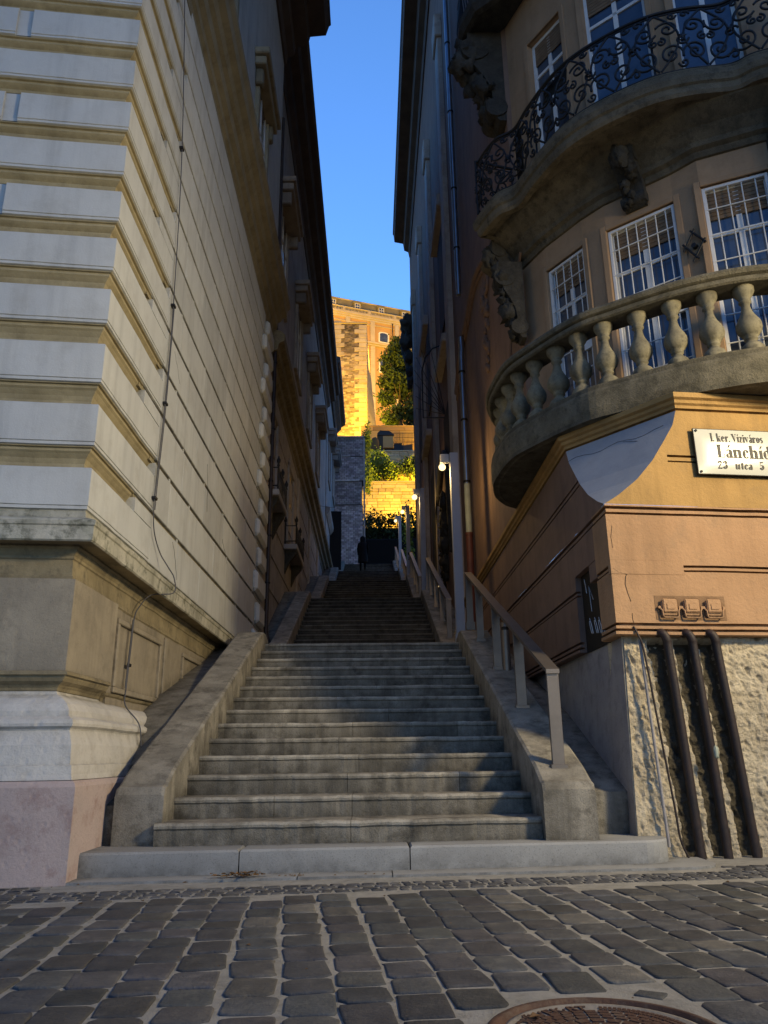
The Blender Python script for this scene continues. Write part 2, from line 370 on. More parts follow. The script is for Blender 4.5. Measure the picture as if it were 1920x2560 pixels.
# ================================================================== STAIRS
SH = lambda k: .03*(1-k/14.)                     # the lowest steps are slightly skewed
def slab_shape(z0, z1, grow, x1=2.25, x0=-2.08):
    a = (x0, 5.87-grow+.0); pts = [(x0, 6.6), (x0, 5.86-grow)]
    yr = 6.22-grow; xr = x1+grow*1.2
    pts += [(xr-.30, yr-.03)]
    for k in range(1, 8):
        t = k/8*PI/2; pts.append((xr-.28+.28*math.sin(t), yr+.22-.25*math.cos(t)))
    pts += [(xr, yr+.24), (xr, 6.75 if grow == 0 else 6.55)]
    return pts
def cutpoly(poly, xa, xb):
    def clip(P, f):
        out = []
        for i in range(len(P)):
            a, b = P[i], P[(i+1) % len(P)]; fa, fb = f(a), f(b)
            if fa >= 0: out.append(a)
            if fa*fb < 0: t = fa/(fa-fb); out.append((a[0]+(b[0]-a[0])*t, a[1]+(b[1]-a[1])*t))
        return out
    return clip(clip(poly, lambda p: p[0]-xa), lambda p: xb-p[0])
g = MB()
P = slab_shape(0, 0, .2, 2.28, -2.06)
for xa, xb in ((-3, -.52), (-.512, .13), (.138, 4)):
    g.prism(cutpoly(P, xa, xb), -.03, .022, uni(.92, 1.08))
struct(g, 'pavement_apron', M_SLAB)
kb = empty('kerb_step', 'broad pale granite bottom step of three slabs with a rounded right end', 'step', loc=(0, 6, 0))
def local(mb, o):
    L = o.location; mb.v = [(v[0]-L.x, v[1]-L.y, v[2]-L.z) for v in mb.v]; return mb
P = slab_shape(0, 0, 0)
for xa, xb in ((-3, -.945), (-.937, .262), (.270, 4)):
    g = MB(); q = cutpoly(P, xa, xb); k = uni(.9, 1.08); g.prism(q, .022, .165, k)
    q2 = [(x+(.012 if x < xa+.001 else 0)-(.012 if x > xb-.001 else 0), y+(.012 if y < 6.5 else 0)) for x, y in q]
    n = len(q); g.add([(x, y, .165) for x, y in q]+[(x, y, .18) for x, y in q2], [(i, (i+1) % n, n+(i+1) % n, n+i) for i in range(n)]+[list(range(n, 2*n))], k)
    local(g, kb).build('slab', M_SLAB, kb)
XL, XR = -1.58, 1.30
LIPS = [(11.66, 2.41), (20.02, 4.74), (28.38, 7.04), (36.74, 9.34), (45.9, 11.9)]
FEET = [(6.30, .18)] + [(y+3.0, z) for y, z in LIPS[:-1]]
NS = 14
labs = ['lowest granite flight of steps rising from the street', 'second granite flight of steps, above the first landing', 'third granite flight of steps halfway up the alley',
        'fourth granite flight of steps, its top edge where the walker stands', 'topmost granite flight of steps below the brick wall, tinted dark for shade']
for i in range(5):
    (y0, z0), (y1, z1) = FEET[i], LIPS[i]
    st = empty('stair_flight', labs[i], 'stairs', loc=(0, y0, z0))
    rz = (z1-z0)/NS; tr = (y1-y0)/(NS-1)
    for k in range(NS):
        ya = y0+k*tr; yb = ya+tr+.05 if k < NS-1 else ya+3.0 if i < 4 else ya+12
        za = z0+k*rz; zb = za+rz
        g = MB(); xs = [XL-.04]+sorted(uni(XL+.3, XR-.3) for _ in range(2 if i < 2 else 0))+[XR+.04]
        if len(xs) == 4 and xs[2]-xs[1] < .6: xs = [xs[0], xs[1], xs[3]]
        for j in range(len(xs)-1):
            sk = SH(k) if i == 0 else 0
            a, b = xs[j]+.002, xs[j+1]-.002; t = uni(.82, 1.12)*(1 if i == 0 else .33)  # flights above the first tinted dark, painting in the alley's shade
            nd = 44 if i == 0 else 3
            # nosed step block as a strip with slightly worn edge
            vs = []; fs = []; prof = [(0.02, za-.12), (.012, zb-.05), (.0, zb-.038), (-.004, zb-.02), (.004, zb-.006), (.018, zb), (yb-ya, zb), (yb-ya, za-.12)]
            for q in range(nd+1):
                x = a+(b-a)*q/nd; w = .007*noise.noise(Vector((x*4, k*7.3+i, 0)))+.005*noise.noise(Vector((x*17, k*3.3+i, 5))); 
                for pi_, (dy, z) in enumerate(prof):
                    vs.append((x, ya+dy+sk*x*2+(w if dy < .03 else 0), z+(w*.8 if 1 < pi_ < 6 else 0)))
            m_ = len(prof)
            for q in range(nd):
                for r in range(m_): fs.append((q*m_+r, q*m_+(r+1) % m_, (q+1)*m_+(r+1) % m_, (q+1)*m_+r))
            fs += [list(range(m_)), list(range(nd*m_, nd*m_+m_))[::-1]]
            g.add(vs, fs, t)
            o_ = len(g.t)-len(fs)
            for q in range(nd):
                for r in range(m_): g.t[o_+q*m_+r] = t*((.74, .80, 1.05, 1.16, 1.16, .95, 1., 1.)[r])*(1+.3*noise.noise(Vector((q*.35, k*3.1, i))))  # tint paints lit, worn nosings and shaded, grimy risers
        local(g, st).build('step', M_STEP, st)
# parapets
def parapet(xa, xb, i, name_label, grp):
    (y0, z0), (y1, z1) = FEET[i], LIPS[i]
    sl = (z1-z0-.16)/(y1-y0); prof = []
    b0 = y0-.02 if i == 0 else y0-.15
    zt = z0+.16+.27
    prof = [(b0, z0-.05), (b0, zt-.05-.02), (b0+.03, zt-.015), (b0+.09, zt+.0)]
    ye = y1-.35
    nn = 24
    for k in range(1, nn+1):
        y = b0+.09+(ye-b0-.09)*k/nn; prof.append((y, zt+sl*(y-y0)*(1.0) - (.02*(k/nn)) ))
    zl = prof[-1][1]
    prof += [(y1-.15, zl+.035), (y1+.02, zl+.04), (y1+.14, zl+.01), (y1+.24, z1+.10), (y1+.34, z1+.05), (y1+.5, z1+.03), (y1+.5, z1-.6)]
    if i < 4: prof += [(y1+.5, z1-.6)]
    g = MB(); o = empty
    b = .022
    P0 = [(xa, y, z) for y, z in prof]; m_ = len(prof)
    vs = []
    cols_ = [(xa, 0), (xa+b, 1), (xb-b, 1), (xb, 0)]
    for x, t in cols_:
        for q, (y, z) in enumerate(prof):
            top = 1 <= q <= m_-3
            vs.append((x+.004*noise.noise(Vector((y*3, z*3, x))), y+(0), z-(.016 if (top and not t) else 0)))
    fs = []
    for c in range(3):
        for q in range(m_-1): fs.append((c*m_+q, c*m_+q+1, (c+1)*m_+q+1, (c+1)*m_+q))
    # side walls: down to stair line
    for c, x in ((0, xa), (3, xb)):
        o = len(vs)
        for y, z in prof: vs.append((x, y, min(z, z0+(y-y0)*sl-.5) if y < y1 else z1-.6))
        for q in range(m_-1): fs.append((c*m_+q, c*m_+q+1, o+q+1, o+q))
    # front face
    o = len(vs); vs += [(xa, b0, z0-.05), (xb, b0, z0-.05)]; 
    g.add(vs, fs, 1.)
    ob = g.build('parapet_wall', M_STEP); tag(ob, name_label, 'parapet', grp); return ob
pn = ['beside the lowest flight', 'beside the second flight', 'beside the third flight', 'beside the fourth flight', 'beside the topmost flight']
for i in range(5):
    xa, xb = (-1.95, XL) if i == 0 else (-1.95+.04, XL)
    parapet(xa, xb, i, 'sloping granite parapet on the left '+pn[i], 'stair parapets')
    parapet(XR, 1.70, i, 'sloping granite parapet on the right '+pn[i], 'stair parapets')
# side ramps (gutters) between parapet and wall
def ramp(x0, x1, pts, label, tint=1., m=M_STEP):
    g = MB(); g.extr([(x0, y, z) for y, z in pts], (x1-x0, 0, 0), tint); return tag(g.build('side_ramp', m), label, 'ramp', 'sloping strips beside the parapets')
zz = [(6.72, .17), (6.72, .50)]
ramp(1.69, 2.2, [(6.72, .1), (6.72, .50), (8.6, 1.20), (10.4, 1.76), (11.9, 2.36), (15.2, 2.42), (20.2, 4.75), (23.5, 4.78), (28.6, 7.06), (31.8, 7.1), (34, 8.0), (34, 0)], 'grey sloping gutter strip between the right parapet and the orange building', .9)
ramp(-2.5, -1.90, [(6.34, .1), (6.34, .46), (6.86, .60), (7.75, 1.12), (8.68, 1.47), (11.0, 2.12), (12.3, 2.55), (15.2, 2.60), (20.2, 4.95), (23.5, 5.0), (28.6, 7.26), (32, 7.3), (36.9, 9.55), (40.2, 9.6), (46, 12), (46, 0)], 'dark sloping strip between the left parapet and the pale building', .7)

# ================================================================== HANDRAILS, LAMPS, BOLLARDS
rl = ['nearest brushed steel handrail, along the lowest flight', 'second brushed steel handrail, behind the first lamp post', 'third steel handrail, behind the second lamp post', 'fourth steel handrail, near the third lamp post', 'farthest steel handrail at the top of the steps']
for i in range(5):
    (y0, z0), (y1, z1) = FEET[i], LIPS[i]
    o = empty('handrail', rl[i], 'handrail', 'steel handrails on the right parapet', (1.5, y0, z0))
    sl = (z1-z0-.16)/(y1-y0)
    zr = lambda y: z0+.16+.24+.90+sl*(y-y0-.25)
    ya, yb = y0+.27, y1+.15
    g = MB(); a, b = ya-.04, yb
    g.extr([(-.055, a-y0, zr(a)-z0-.035), (-.055, a-y0, zr(a)-z0), (-.055, b-y0, zr(b)-z0), (-.055, b-y0, zr(b)-z0-.04)], (.11, 0, 0)); g.build('top_rail', M_STEEL, o)
    for k, y in enumerate((ya, ya+1.42, ya+2.78, ya+4.15, yb-.06)):
        g = MB(); zb = z0+.16+.15+sl*(y-y0); g.bbox(-.05, .05, y-y0-.02, y-y0+.02, zb-z0, zr(y)-z0-.034, .003); g.bbox(-.07, .07, y-y0-.05, y-y0+.05, zb-z0+.0, zb-z0+.125+sl*.0, .004); g.build('post', M_STEEL, o)
bl = ['low grey bollard light beside the nearest handrail', 'low bollard light beside the second handrail', 'low bollard light beside the third handrail', 'low bollard light beside the fourth handrail']
for i in range(4):
    (y0, z0), (y1, z1) = FEET[i], LIPS[i]
    y = y0+3.0; z = z0+.16+.15+(z1-z0-.16)/(y1-y0)*3.0
    o = empty('bollard_light', bl[i], 'bollard', 'bollard lights by the handrails', (1.6, y, z-.05))
    g = MB(); g.lathe([(.05, 0), (.05, .62)], (0, 0, 0), 16); g.build('body', M_STEEL, o)
    g = MB(); g.lathe([(.044, .62), (.044, .66)], (0, 0, 0), 16); g.build('light_slot', M_BLACK if i == 0 else E_BOLL, o)
    g = MB(); g.lathe([(.05, .66), (.05, .70), (.04, .715)], (0, 0, 0), 16); g.build('cap', M_STEEL, o)
ll = ['nearest and tallest lamp post, with a lit globe under its short arm', 'second lamp post up the steps, lit globe against the yellow wall', 'third lamp post up the steps, with a small black sticker on it', 'farthest lamp post, in front of the dark hedge']
for i in range(4):
    y = 13.0+8.5*i; zb = [2.41, 4.74, 7.04, 9.34][i]; h = [3.55, 3.5, 3.42, 3.3][i]
    o = empty('lamp_post', ll[i], 'street lamp', 'square lamp posts up the stairs', (1.49, y, zb))
    g = MB(); g.bbox(-.074, .074, -.074, .074, .32, h, .004); g.build('post', M_POST, o)
    g = MB(); g.bbox(-.088, .088, -.086, .086, -.1, .315, .004); g.build('base', M_POST, o)
    g = MB(); g.bbox(-.24, -.084, .0, .07, h-.16, h, .004); g.build('arm', M_POST, o)
    g = MB(); r = .062 if i == 0 else .078
    g.lathe([(.02, r+.015), (.04, r+.01), (.04, r-.01)], (-.215, -.04, h-.30), 12); g.build('socket', M_BLACK, o)
    g = MB(); g.lathe([(r*math.sin(PI*k/10)+.001, -r*math.cos(PI*k/10)) for k in range(11)], (-.215, -.04, h-.27), 16)
    g.build('globe', E_LAMP, o)
    if i == 2:
        g = MB(); g.box(-.035, .03, -.083, -.0815, 1.35, 1.45); g.box(-.03, .05, -.083, -.0815, 1.15, 1.17); g.box(-.03, .05, -.083, -.0815, 1.22, 1.24); g.box(0, .025, -.083, -.0815, 1.17, 1.22); g.build('sticker', M_BLACK, o)
    ld = bpy.data.lights.new('lamp_light', 'POINT'); ld.energy = [38, 30, 26, 22][i]; ld.color = (1, .64, .24); ld.shadow_soft_size = .06
    lo = bpy.data.objects.new('lamp_light', ld); col.objects.link(lo); lo.parent = o; lo.location = (-.32, -.04, h-.42)

# ================================================================== LEFT CORNER BUILDING (L1)
L1 = empty('corner_building', 'pale rusticated building at the left with pink stone base and grooves tinted as if lit warm from below', 'building', loc=(0, 0, 0))
YE = 15.5
FL = fpt(LC, -9)
PL = [FL, LC, (LC[0], YE)]     # travel right then up the alley -> outward is on the right
def cutback(a, b): pass
def lsweep(prof, name, m, path=None, tint=1., label=None, smooth=False, par=L1):
    g = MB(); g.sweep(path or PL, 1, prof, tint, True, smooth, .006); return g.build(name, m, par, label)
lsweep([(-.6, -.05), (0, -.05), (0, .62), (-.012, .645), (-.03, .66), (-.6, .66)], 'pink_base', M_PINK)
cv = [(-.6, .664), (-.045, .664), (-.055, .70), (-.06, .76), (-.075, .765), (-.085, .9), (-.12, 1.0), (-.115, 1.012), (-.095, 1.03), (-.092, 1.05), (-.10, 1.075), (-.13, 1.092),
      (-.145, 1.10), (-.15, 1.14), (-.18, 1.19), (-.24, 1.235), (-.30, 1.265), (-.31, 1.285), (-.6, 1.285)]
g = MB()
# front face: travertine courses as blocks with joints
g.sweep(PL, 1, cv, 1., True, False, .009); g.build('plinth', M_TRAV, L1)
cm = [(-.6, 1.288), (-.305, 1.288), (-.30, 1.31), (-.285, 1.33), (-.25, 1.355), (-.235, 1.38), (-.232, 1.395), (-.212, 1.40), (-.212, 1.42), (-.225, 1.43), (-.6, 1.43)]
PLa = [FL, LC, (LC[0], 6.86)]
lsweep(cm, 'base_moulding', M_CORN, PLa)
cm2 = [(d, z-.012) for d, z in cm]
lsweep([(-.6, 1.27), (-.30, 1.27), (-.29, 1.30), (-.26, 1.325), (-.25, 1.345), (-.6, 1.345)], 'low_moulding', M_CORN, [(LC[0], 6.862), (LC[0], 8.45)])
# dado wall
lsweep([(-.6, 1.43), (-.235, 1.43), (-.235, 2.12), (-.6, 2.12)], 'dado_wall', M_DADO, [FL, LC, (LC[0], 6.93)])
g = MB(); g.box(-2.6, LC[0]-.275, 6.93, YE, 1.2, 2.12)
# panel frames on the side
def frame(y0, y1, z0, z1, w=.05, x=LC[0]-.273):
    for a, b, c, d in ((y0, y1, z0, z0+w), (y0, y1, z1-w, z1), (y0, y0+w, z0+w, z1-w), (y1-w, y1, z0+w, z1-w)): g.bbox(x-.02, x+.025, a, b, c, d, .008)
frame(7.05, 8.55, 1.36, 2.02); g.bbox(-2.5, LC[0]-.25, 8.7, 9.4, 1.36, 2.08, .01, .95); frame(9.55, 11.2, 1.5, 2.02)
g.build('dado_panels', M_DADO, L1)
lsweep([(-.6, 2.10), (-.275, 2.10), (-.265, 2.115), (-.272, 2.13), (-.272, 2.15), (-.28, 2.155), (-.285, 2.28), (-.275, 2.29), (-.275, 2.31), (-.262, 2.33), (-.25, 2.36), (-.235, 2.375), (-.235, 2.39), (-.11, 2.395), (-.11, 2.40)], 'cornice', M_CORN)
lsweep([(-.11, 2.385), (-.10, 2.385), (-.088, 2.395), (-.085, 2.50), (-.075, 2.51), (-.07, 2.54), (-.08, 2.552), (-.19, 2.60), (-.2, 2.66), (-.5, 2.66)], 'cornice_fascia', M_FASC)
zb = [2.66, 3.197, 3.754, 4.31, 4.83, 5.33, 5.83, 6.33, 6.83, 7.33, 7.83, 8.33, 8.83, 9.33, 9.83]
D0 = -.18; XW = LC[0]+D0
for k in range(len(zb)-1):
    z0, z1 = zb[k], zb[k+1]; zt = z0+(z1-z0)*.655
    long_ = (k % 2 == 0)
    ye = 7.55; yc = 6.97 if long_ else 7.52
    tn = uni(.97, 1.03)
    prof = [(-.32, z0), (D0-.02, z0), (D0-.004, z0+.006), (D0-.004, z0+.028), (D0-.008, z0+.032), (D0, z0+.037), (D0, z0+.05), (D0, zt-.05), (D0, zt-.01), (D0-.012, zt), (-.32, zt)]
    if long_:
        q = MB(); q.sweep([FL, LC, (LC[0], ye)], 1, prof, tn, True, False, .005)
    else:    # vertical joint on the street face
        q = MB(); jx = -1.14
        q.sweep([fpt(LC, jx), LC, (LC[0], ye)], 1, prof, tn, True, False, .005)
        q.sweep([FL, fpt(LC, jx-.14)], 1, [(d-.0, z) for d, z in prof], tn*.98)
        q.sweep([fpt(LC, jx-.15), fpt(LC, jx+.01)], 1, [(-.32, z0+.01), (D0-.022, z0+.01), (D0-.022, zt-.01), (-.32, zt-.01)], tn)
    q.build('quoin_block', M_PAINT, L1)
    z2 = z1
    cvp = [(-.34, zt+.001), (D0-.03, zt+.001), (D0-.075, zt+.012), (D0-.095, zt+.03), (D0-.098, zt+.06), (D0-.085, zt+.10), (D0-.058, z2-.05), (D0-.042, z2-.035), (D0-.04, z2-.012), (D0-.02, z2-.008), (D0-.02, z2-.001), (-.34, z2-.001)]
    q = MB(); q.sweep([FL, LC, (LC[0], yc)], 1, cvp, 1., True, False, .004); q.build('cove', M_COVE, L1)
# field ashlar
q = MB(); q2 = MB()
for k in range(len(zb)-1):
    z0, z1 = zb[k], zb[k+1]; zt = z0+(z1-z0)*.655; yc = 6.97 if k % 2 == 0 else 7.52
    # gap zone above the quoins, between cove end and field
    q.box(XW-.2, XW-.001, yc+.001, 7.55, zt, z1-.05, 1.)
    y = 7.552; first = True
    while y < YE-.9:
        w = uni(.95, 1.5) if not first else (.6 if k % 2 else 1.1); first = False
        y2 = min(y+w, YE-.9); t = random.choice((1., .97, .93, 1.02, .88)) if rnd() < .5 else 1.
        dd = .003*rnd()
        q.bbox(XW-.2, XW-.002+dd, y+.003, y2-.003, z0-.0, z1-.05, .006, t)
        if rnd() < .8: q.bbox(XW-.03, XW-.012, y2-.02, y2+.02, z1-.052, z1, .002, 1.)
        y = y2
    q2.box(XW-.3, XW-.035, yc-.1 if k else 7.0, YE, z1-.052, z1+.002, .9)
    # far quoins
    for a in (0, 1):
        ya = YE-(.95 if k % 2 == 0 else .62)
    q.bbox(XW-.2, XW+.085, ya-.25, YE-.02, z0+.02, z1-.13, .055, uni(.95, 1.02))
    q.box(XW-.2, XW-.012, ya-.33 if ya > YE-.8 else ya-.005, YE-.03, z0-.02, z1-.045, .95)
q.build('ashlar_wall', M_PAINT, L1, 'smooth cream blockwork with thin warm-tinted joints'); q2.build('joint_bands', M_COVE, L1)
# upper string cornice and upper wall
ZS = 9.83
lsweep([(-.4, ZS-.1), (-.19, ZS-.1), (-.17, ZS), (-.13, ZS+.03), (-.12, ZS+.12), (-.05, ZS+.16), (-.03, ZS+.30), (.03, ZS+.33), (.07, ZS+.42), (.16, ZS+.46), (.18, ZS+.60), (.23, ZS+.66), (.24, ZS+.72), (.1, ZS+.78), (-.15, ZS+.83), (-.4, ZS+.83)], 'string_cornice', M_CORN2, tint=.85)
g = MB(); g.sweep(PL, 1, [(-.6, ZS+.8), (-.10, ZS+.8), (-.10, 18.2), (-.6, 18.2)], .9); g.build('upper_wall', M_PAINT, L1)
lsweep([(-.4, 17.6), (-.05, 17.6), (0, 17.8), (.15, 17.9), (.18, 18.15), (.5, 18.25), (.55, 18.5), (.95, 18.55), (1.03, 18.85), (1.08, 18.9), (.9, 19.1), (-.4, 19.3)], 'roof_cornice', M_EAVE)
def hood(par, X0, X1, y0, y1, z, h=.34, m=M_CORN2, tint=1.):
    w = empty('window', None, None); w.parent = par
    for kk in list(w.keys()): del w[kk]
    g = MB(); g.bbox(X0, X1, y0, y1, z, z+h*.55, .02, tint); g.bbox(X0, X1+.07, y0-.07, y1+.07, z+h*.55, z+h, .02, tint)
    for a in (y0+.1, y1-.28): g.bbox(X0, X1-.06, a, a+.18, z-.36, z, .03, tint*.7)
    g.build('hood', m, w)
    g = MB(); ym0, ym1 = y0+.35, y1-.35; X = X0
    for a, b, c, d in ((ym0-.16, ym0, z-2.5, z-.02), (ym1, ym1+.16, z-2.5, z-.02), (ym0-.25, ym1+.25, z-2.66, z-2.5)): g.bbox(X-.05, X+.09, a, b, c, d, .012, tint)
    g.build('surround', m, w)
    g = MB(); g.box(X-.02, X+.012, ym0, ym1, z-2.5, z); g.build('pane', M_GLASS, w)
    g = MB()
    for a, b, c, d in ((ym0, ym0+.06, z-2.5, z), (ym1-.06, ym1, z-2.5, z), ((ym0+ym1)/2-.03, (ym0+ym1)/2+.03, z-2.5, z), (ym0, ym1, z-.9, z-.83)): g.box(X+.0, X+.03, a, b, c, d)
    g.build('frame', M_WHITE, w)
    return w
hood(L1, -2.14, -1.92, 7.9, 9.7, 13.3); hood(L1, -2.14, -1.92, 11.5, 13.3, 13.3)

# cables on the left wall
g = MB()
pts = [(XW+.03, 6.98, 9.8), (XW+.03, 7.45, 7.6), (XW+.025, 7.62, 5.6), (XW+.025, 7.6, 4.4), (XW+.025, 7.52, 3.55), (XW+.025, 7.5, 3.2), (XW+.03, 7.56, 2.98), (XW+.04, 7.78, 2.82), (XW+.10, 7.9, 2.70), (-2.04, 7.92, 2.58), (-2.03, 7.9, 2.42), (-2.2, 7.7, 2.36), (-2.25, 7.5, 2.2), (-2.262, 7.42, 2.08), (-2.265, 7.40, 1.8), (-2.27, 7.38, 1.44), (-2.26, 7.36, 1.27), (-2.12, 7.36, 1.1), (-2.09, 7.38, .9), (-2.06, 7.42, .74)]
g.tube(crom(pts, 5), .006, 6); g.tube([(p[0]+.002, p[1]+.035, p[2]) for p in crom(pts[2:6], 5)], .005, 6); g.tube([(p[0]+.002, p[1]-.035, p[2]-.02) for p in crom(pts[13:16], 4)], .007, 6)
cb = tag(g.build('wall_cable', M_CABL), 'thin grey cable hanging down the left building wall over its cornice', 'cable')
g = MB()
for z, y in ((4.4, 7.61), (3.3, 7.5), (5.6, 7.62), (7.6, 7.45), (1.62, 7.39)): g.bbox(-2.22 if z > 2 else -2.28, XW+.045 if z > 2 else -2.255, y-.025, y+.045, z, z+.03, .004)
g.build('clip', M_IRON, cb)

g = MB()
def lcrack(y0, z0, dy, dz, n=9):
    y, z = y0, z0; P_ = []
    for k in range(n): P_.append((XW+.0005, y, z)); y += dy/n+uni(-.03, .03); z += dz/n+uni(-.02, .02)
    g.tube(P_, .0018, 4)
lcrack(8.4, 3.1, .35, -.4); lcrack(9.9, 4.6, .2, -.7); lcrack(7.9, 5.2, .4, -.3); lcrack(11.2, 3.9, .5, -.3)
g.build('cracks', M_DKST, L1)
# drainpipe at the end of L1
def pipe(name, label, cat, pts, r, m, clamps=(), group=None):
    o = empty(name, label, cat, group, loc=pts[0]); L = Vector(pts[0])
    g = MB(); g.tube([Vector(p)-L for p in pts], r, 14); g.build('pipe', m, o)
    for z in clamps:
        P0 = None
        for a, b in zip(pts, pts[1:]):
            if min(a[2], b[2]) <= z <= max(a[2], b[2]) and a[2] != b[2]:
                t = (z-a[2])/(b[2]-a[2]); P0 = Vector(a)+(Vector(b)-Vector(a))*t
        if P0 is None: continue
        g = MB(); g.lathe([(r+.003, -.02), (r+.012, -.018), (r+.012, .018), (r+.003, .02)], P0-L, 14); g.build('bracket', M_IRON, o)
    return o
pipe('downpipe', 'thin dark drainpipe at the far end of the pale left building', 'drainpipe', [(-2.12, 15.62, 16), (-2.12, 15.62, 3.2), (-2.08, 15.60, 3.05), (-1.95, 15.5, 2.75)], .045, M_PIPE, (5.2, 6.4, 7.6, 9.2, 4.2))

# ================================================================== BUILDINGS FURTHER UP ON THE LEFT
L2 = empty('alley_building', 'dark grey plastered building on the left above the drainpipe, with iron balconettes', 'building')
PX = -2.3
P2 = [(PX, 15.52), (PX, 38)]
def sw(path, prof, name, m, par, tint=1.):
    g = MB(); g.sweep(path, 1, prof, tint); return g.build(name, m, par)
sw(P2, [(-.5, 1.5), (0, 1.5), (0, 9.2), (-.5, 9.2)], 'ground_floor_wall', M_L2, L2)
sw(P2, [(-.5, 10.1), (-.03, 10.1), (-.03, 19.0), (-.5, 19.0)], 'upper_wall', M_L3, L2)
sw(P2, [(-.4, 9.1), (.02, 9.1), (.05, 9.25), (.12, 9.3), (.14, 9.45), (.24, 9.5), (.27, 9.65), (.38, 9.7), (.40, 9.85), (.3, 9.95), (0, 10.05), (-.4, 10.12)], 'string_cornice', M_CORN, L2, .7)
sw(P2, [(-.4, 18.3), (.0, 18.3), (.04, 18.55), (.16, 18.65), (.2, 18.9), (.42, 18.95), (.48, 19.25), (.64, 19.3), (.70, 19.45), (.66, 19.6), (-.4, 20.0)], 'roof_cornice', M_EAVE, L2)
for k, y in enumerate((16.7, 21.3, 25.9, 30.5)): hood(L2, PX-.03, PX+.36, y, y+2.2, 14.8, .36, M_L2, .8)
for k, y in enumerate((16.2, 20.2, 24.6, 29.0)):
    g = MB(); z = 5.9+ (0, 1.0, 2.2, 3.3)[k]*.0
    w = empty('window', None, None); w.parent = L2
    for kk in list(w.keys()): del w[kk]
    za = 6.3 if k < 2 else 8.2
    if k >= 2: continue
    g.box(PX-.02, PX+.012, y+.1, y+1.3, za, za+2.2); g.build('pane', M_GLASS, w)
    g = MB()
    for a, b, c, d in ((y-.05, y+.1, za, za+2.3), (y+1.3, y+1.45, za, za+2.3), (y-.05, y+1.45, za+2.2, za+2.4)): g.bbox(PX-.02, PX+.07, a, b, c, d, .01)
    g.build('surround', M_L2, w)
# rustication lines & pilaster strips on ground floor of L2
g = MB()
for z in (4.4, 5.2, 6.0, 6.8, 7.6, 8.4):
    g.box(PX-.1, PX+.02, 15.6, 33.9, z, z+.72, uni(.9, 1.05))
for y in (15.6, 22.9, 27.3, 31.6): g.bbox(PX-.1, PX+.07, y, y+.5, 2.5, 9.1, .02, 1.15)
g.build('rustication', M_L2, L2)
def balconette(y0, y1, z, X, label):
    o = empty('window_balcony', label, 'balcony', 'iron balconettes on the dark left building', (PX, y0, z))
    g = MB(); g.bbox(0, X-PX, 0, y1-y0, -.14, 0, .02); g.build('slab', M_L3, o)
    g = MB()
    for a in (.15, y1-y0-.35):
        g.extr([(.02, a, -.14), (X-PX-.04, a, -.14), (X-PX-.06, a, -.25), (.14, a, -.45), (.02, a, -.75)], (0, .2, 0))
    g.build('bracket', M_DKST, o)
    g = MB(); w = X-PX-.03; H = .62
    for p in ((w, .03), (w, (y1-y0)/2), (w, y1-y0-.03), (.04, .03)):
        g.lathe([(.02, 0), (.02, H-.1), (.035, H-.08), (.018, H-.04), (.04, H), (.045, H+.05), (.025, H+.09), (.01, H+.14)], (p[0], p[1], 0), 8)
    for zz_ in (.08, H-.12): g.tube([(w, .03, zz_), (w, y1-y0-.03, zz_)], .014, 6); g.tube([(.04, .03, zz_), (w, .03, zz_)], .014, 6)
    n = int((y1-y0)/.12)
    for k in range(n): g.tube([(w, .1+k*.12, .08), (w+.02, .1+k*.12, .25), (w, .1+k*.12, H-.12)], .008, 5)
    g.build('railing', M_IRON, o); return o
balconette(15.95, 17.6, 6.35, -1.98, 'nearer iron balconette on the dark left building, just behind the drainpipe')
balconette(19.8, 22.0, 6.15, -1.94, 'farther iron balconette on the dark left building, low above the steps')
L3 = empty('alley_building', 'farthest left building with a stepped up eave beside the brick wall', 'building')
P3 = [(PX, 38.02), (PX, 46.8)]
sw(P3, [(-.5, 6), (0, 6), (0, 21.2), (-.5, 21.2)], 'wall', M_L3, L3)
sw([(PX, 38.04), (PX, 46.6)], [(-.4, 20.6), (.1, 20.6), (.2, 20.8), (.4, 21.0), (.45, 21.2), (.66, 21.3), (.70, 21.6), (-.4, 22.0)], 'roof_cornice', M_EAVE, L3)
sw(P3, [(-.2, 12.6), (.05, 12.6), (.2, 12.8), (.22, 13.0), (-.2, 13.1)], 'string_cornice', M_L3, L3)
hood(L3, PX-.01, PX+.40, 39.3, 41.3, 17.6, .34, M_L3); hood(L3, PX-.01, PX+.42, 43.7, 46.2, 18.2, .34, M_L3)
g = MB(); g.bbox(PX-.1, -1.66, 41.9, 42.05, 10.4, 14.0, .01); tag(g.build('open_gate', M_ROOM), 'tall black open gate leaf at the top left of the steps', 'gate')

# ================================================================== BRICK WALL AT THE TOP
BW = empty('brick_wall', 'tall narrow old brick wall in bluish dusk light at the top of the steps', 'wall', loc=(0, 47, 0))
def bricks(x0, x1, y, z0, z1, name, tint):
    g = MB(); g.box(x0, x1, .0, 1.2, z0, z1, tint*.55); z = z0; r = 0
    while z < z1-.05:
        h = .125; x = x0-(r % 2)*.13
        while x < x1:
            a = max(x, x0); b = min(x+.27, x1); 
            if b-a > .03:
                k = uni(.65, 1.5); g.box(a+.008, b-.008, -.02-.012*rnd(), .01, z+.008, z+h-.006, (tint*k, tint*k*uni(.93, 1), tint*k*uni(.95, 1.05)))
            x += .29
        z += h; r += 1
    return g.build(name, M_BRICK, BW)
bricks(-2.7, -.46, 0, 19.35, 20.6, 'upper_band', .8); bricks(-2.7, -.46, 0, 17.65, 19.3, 'middle_band', .95)
bricks(-2.7, -.56, 0, 16.05, 17.6, 'recessed_band', .8); bricks(-2.7, -.50, 0, 11.0, 16.0, 'lower_wall', 1.1)
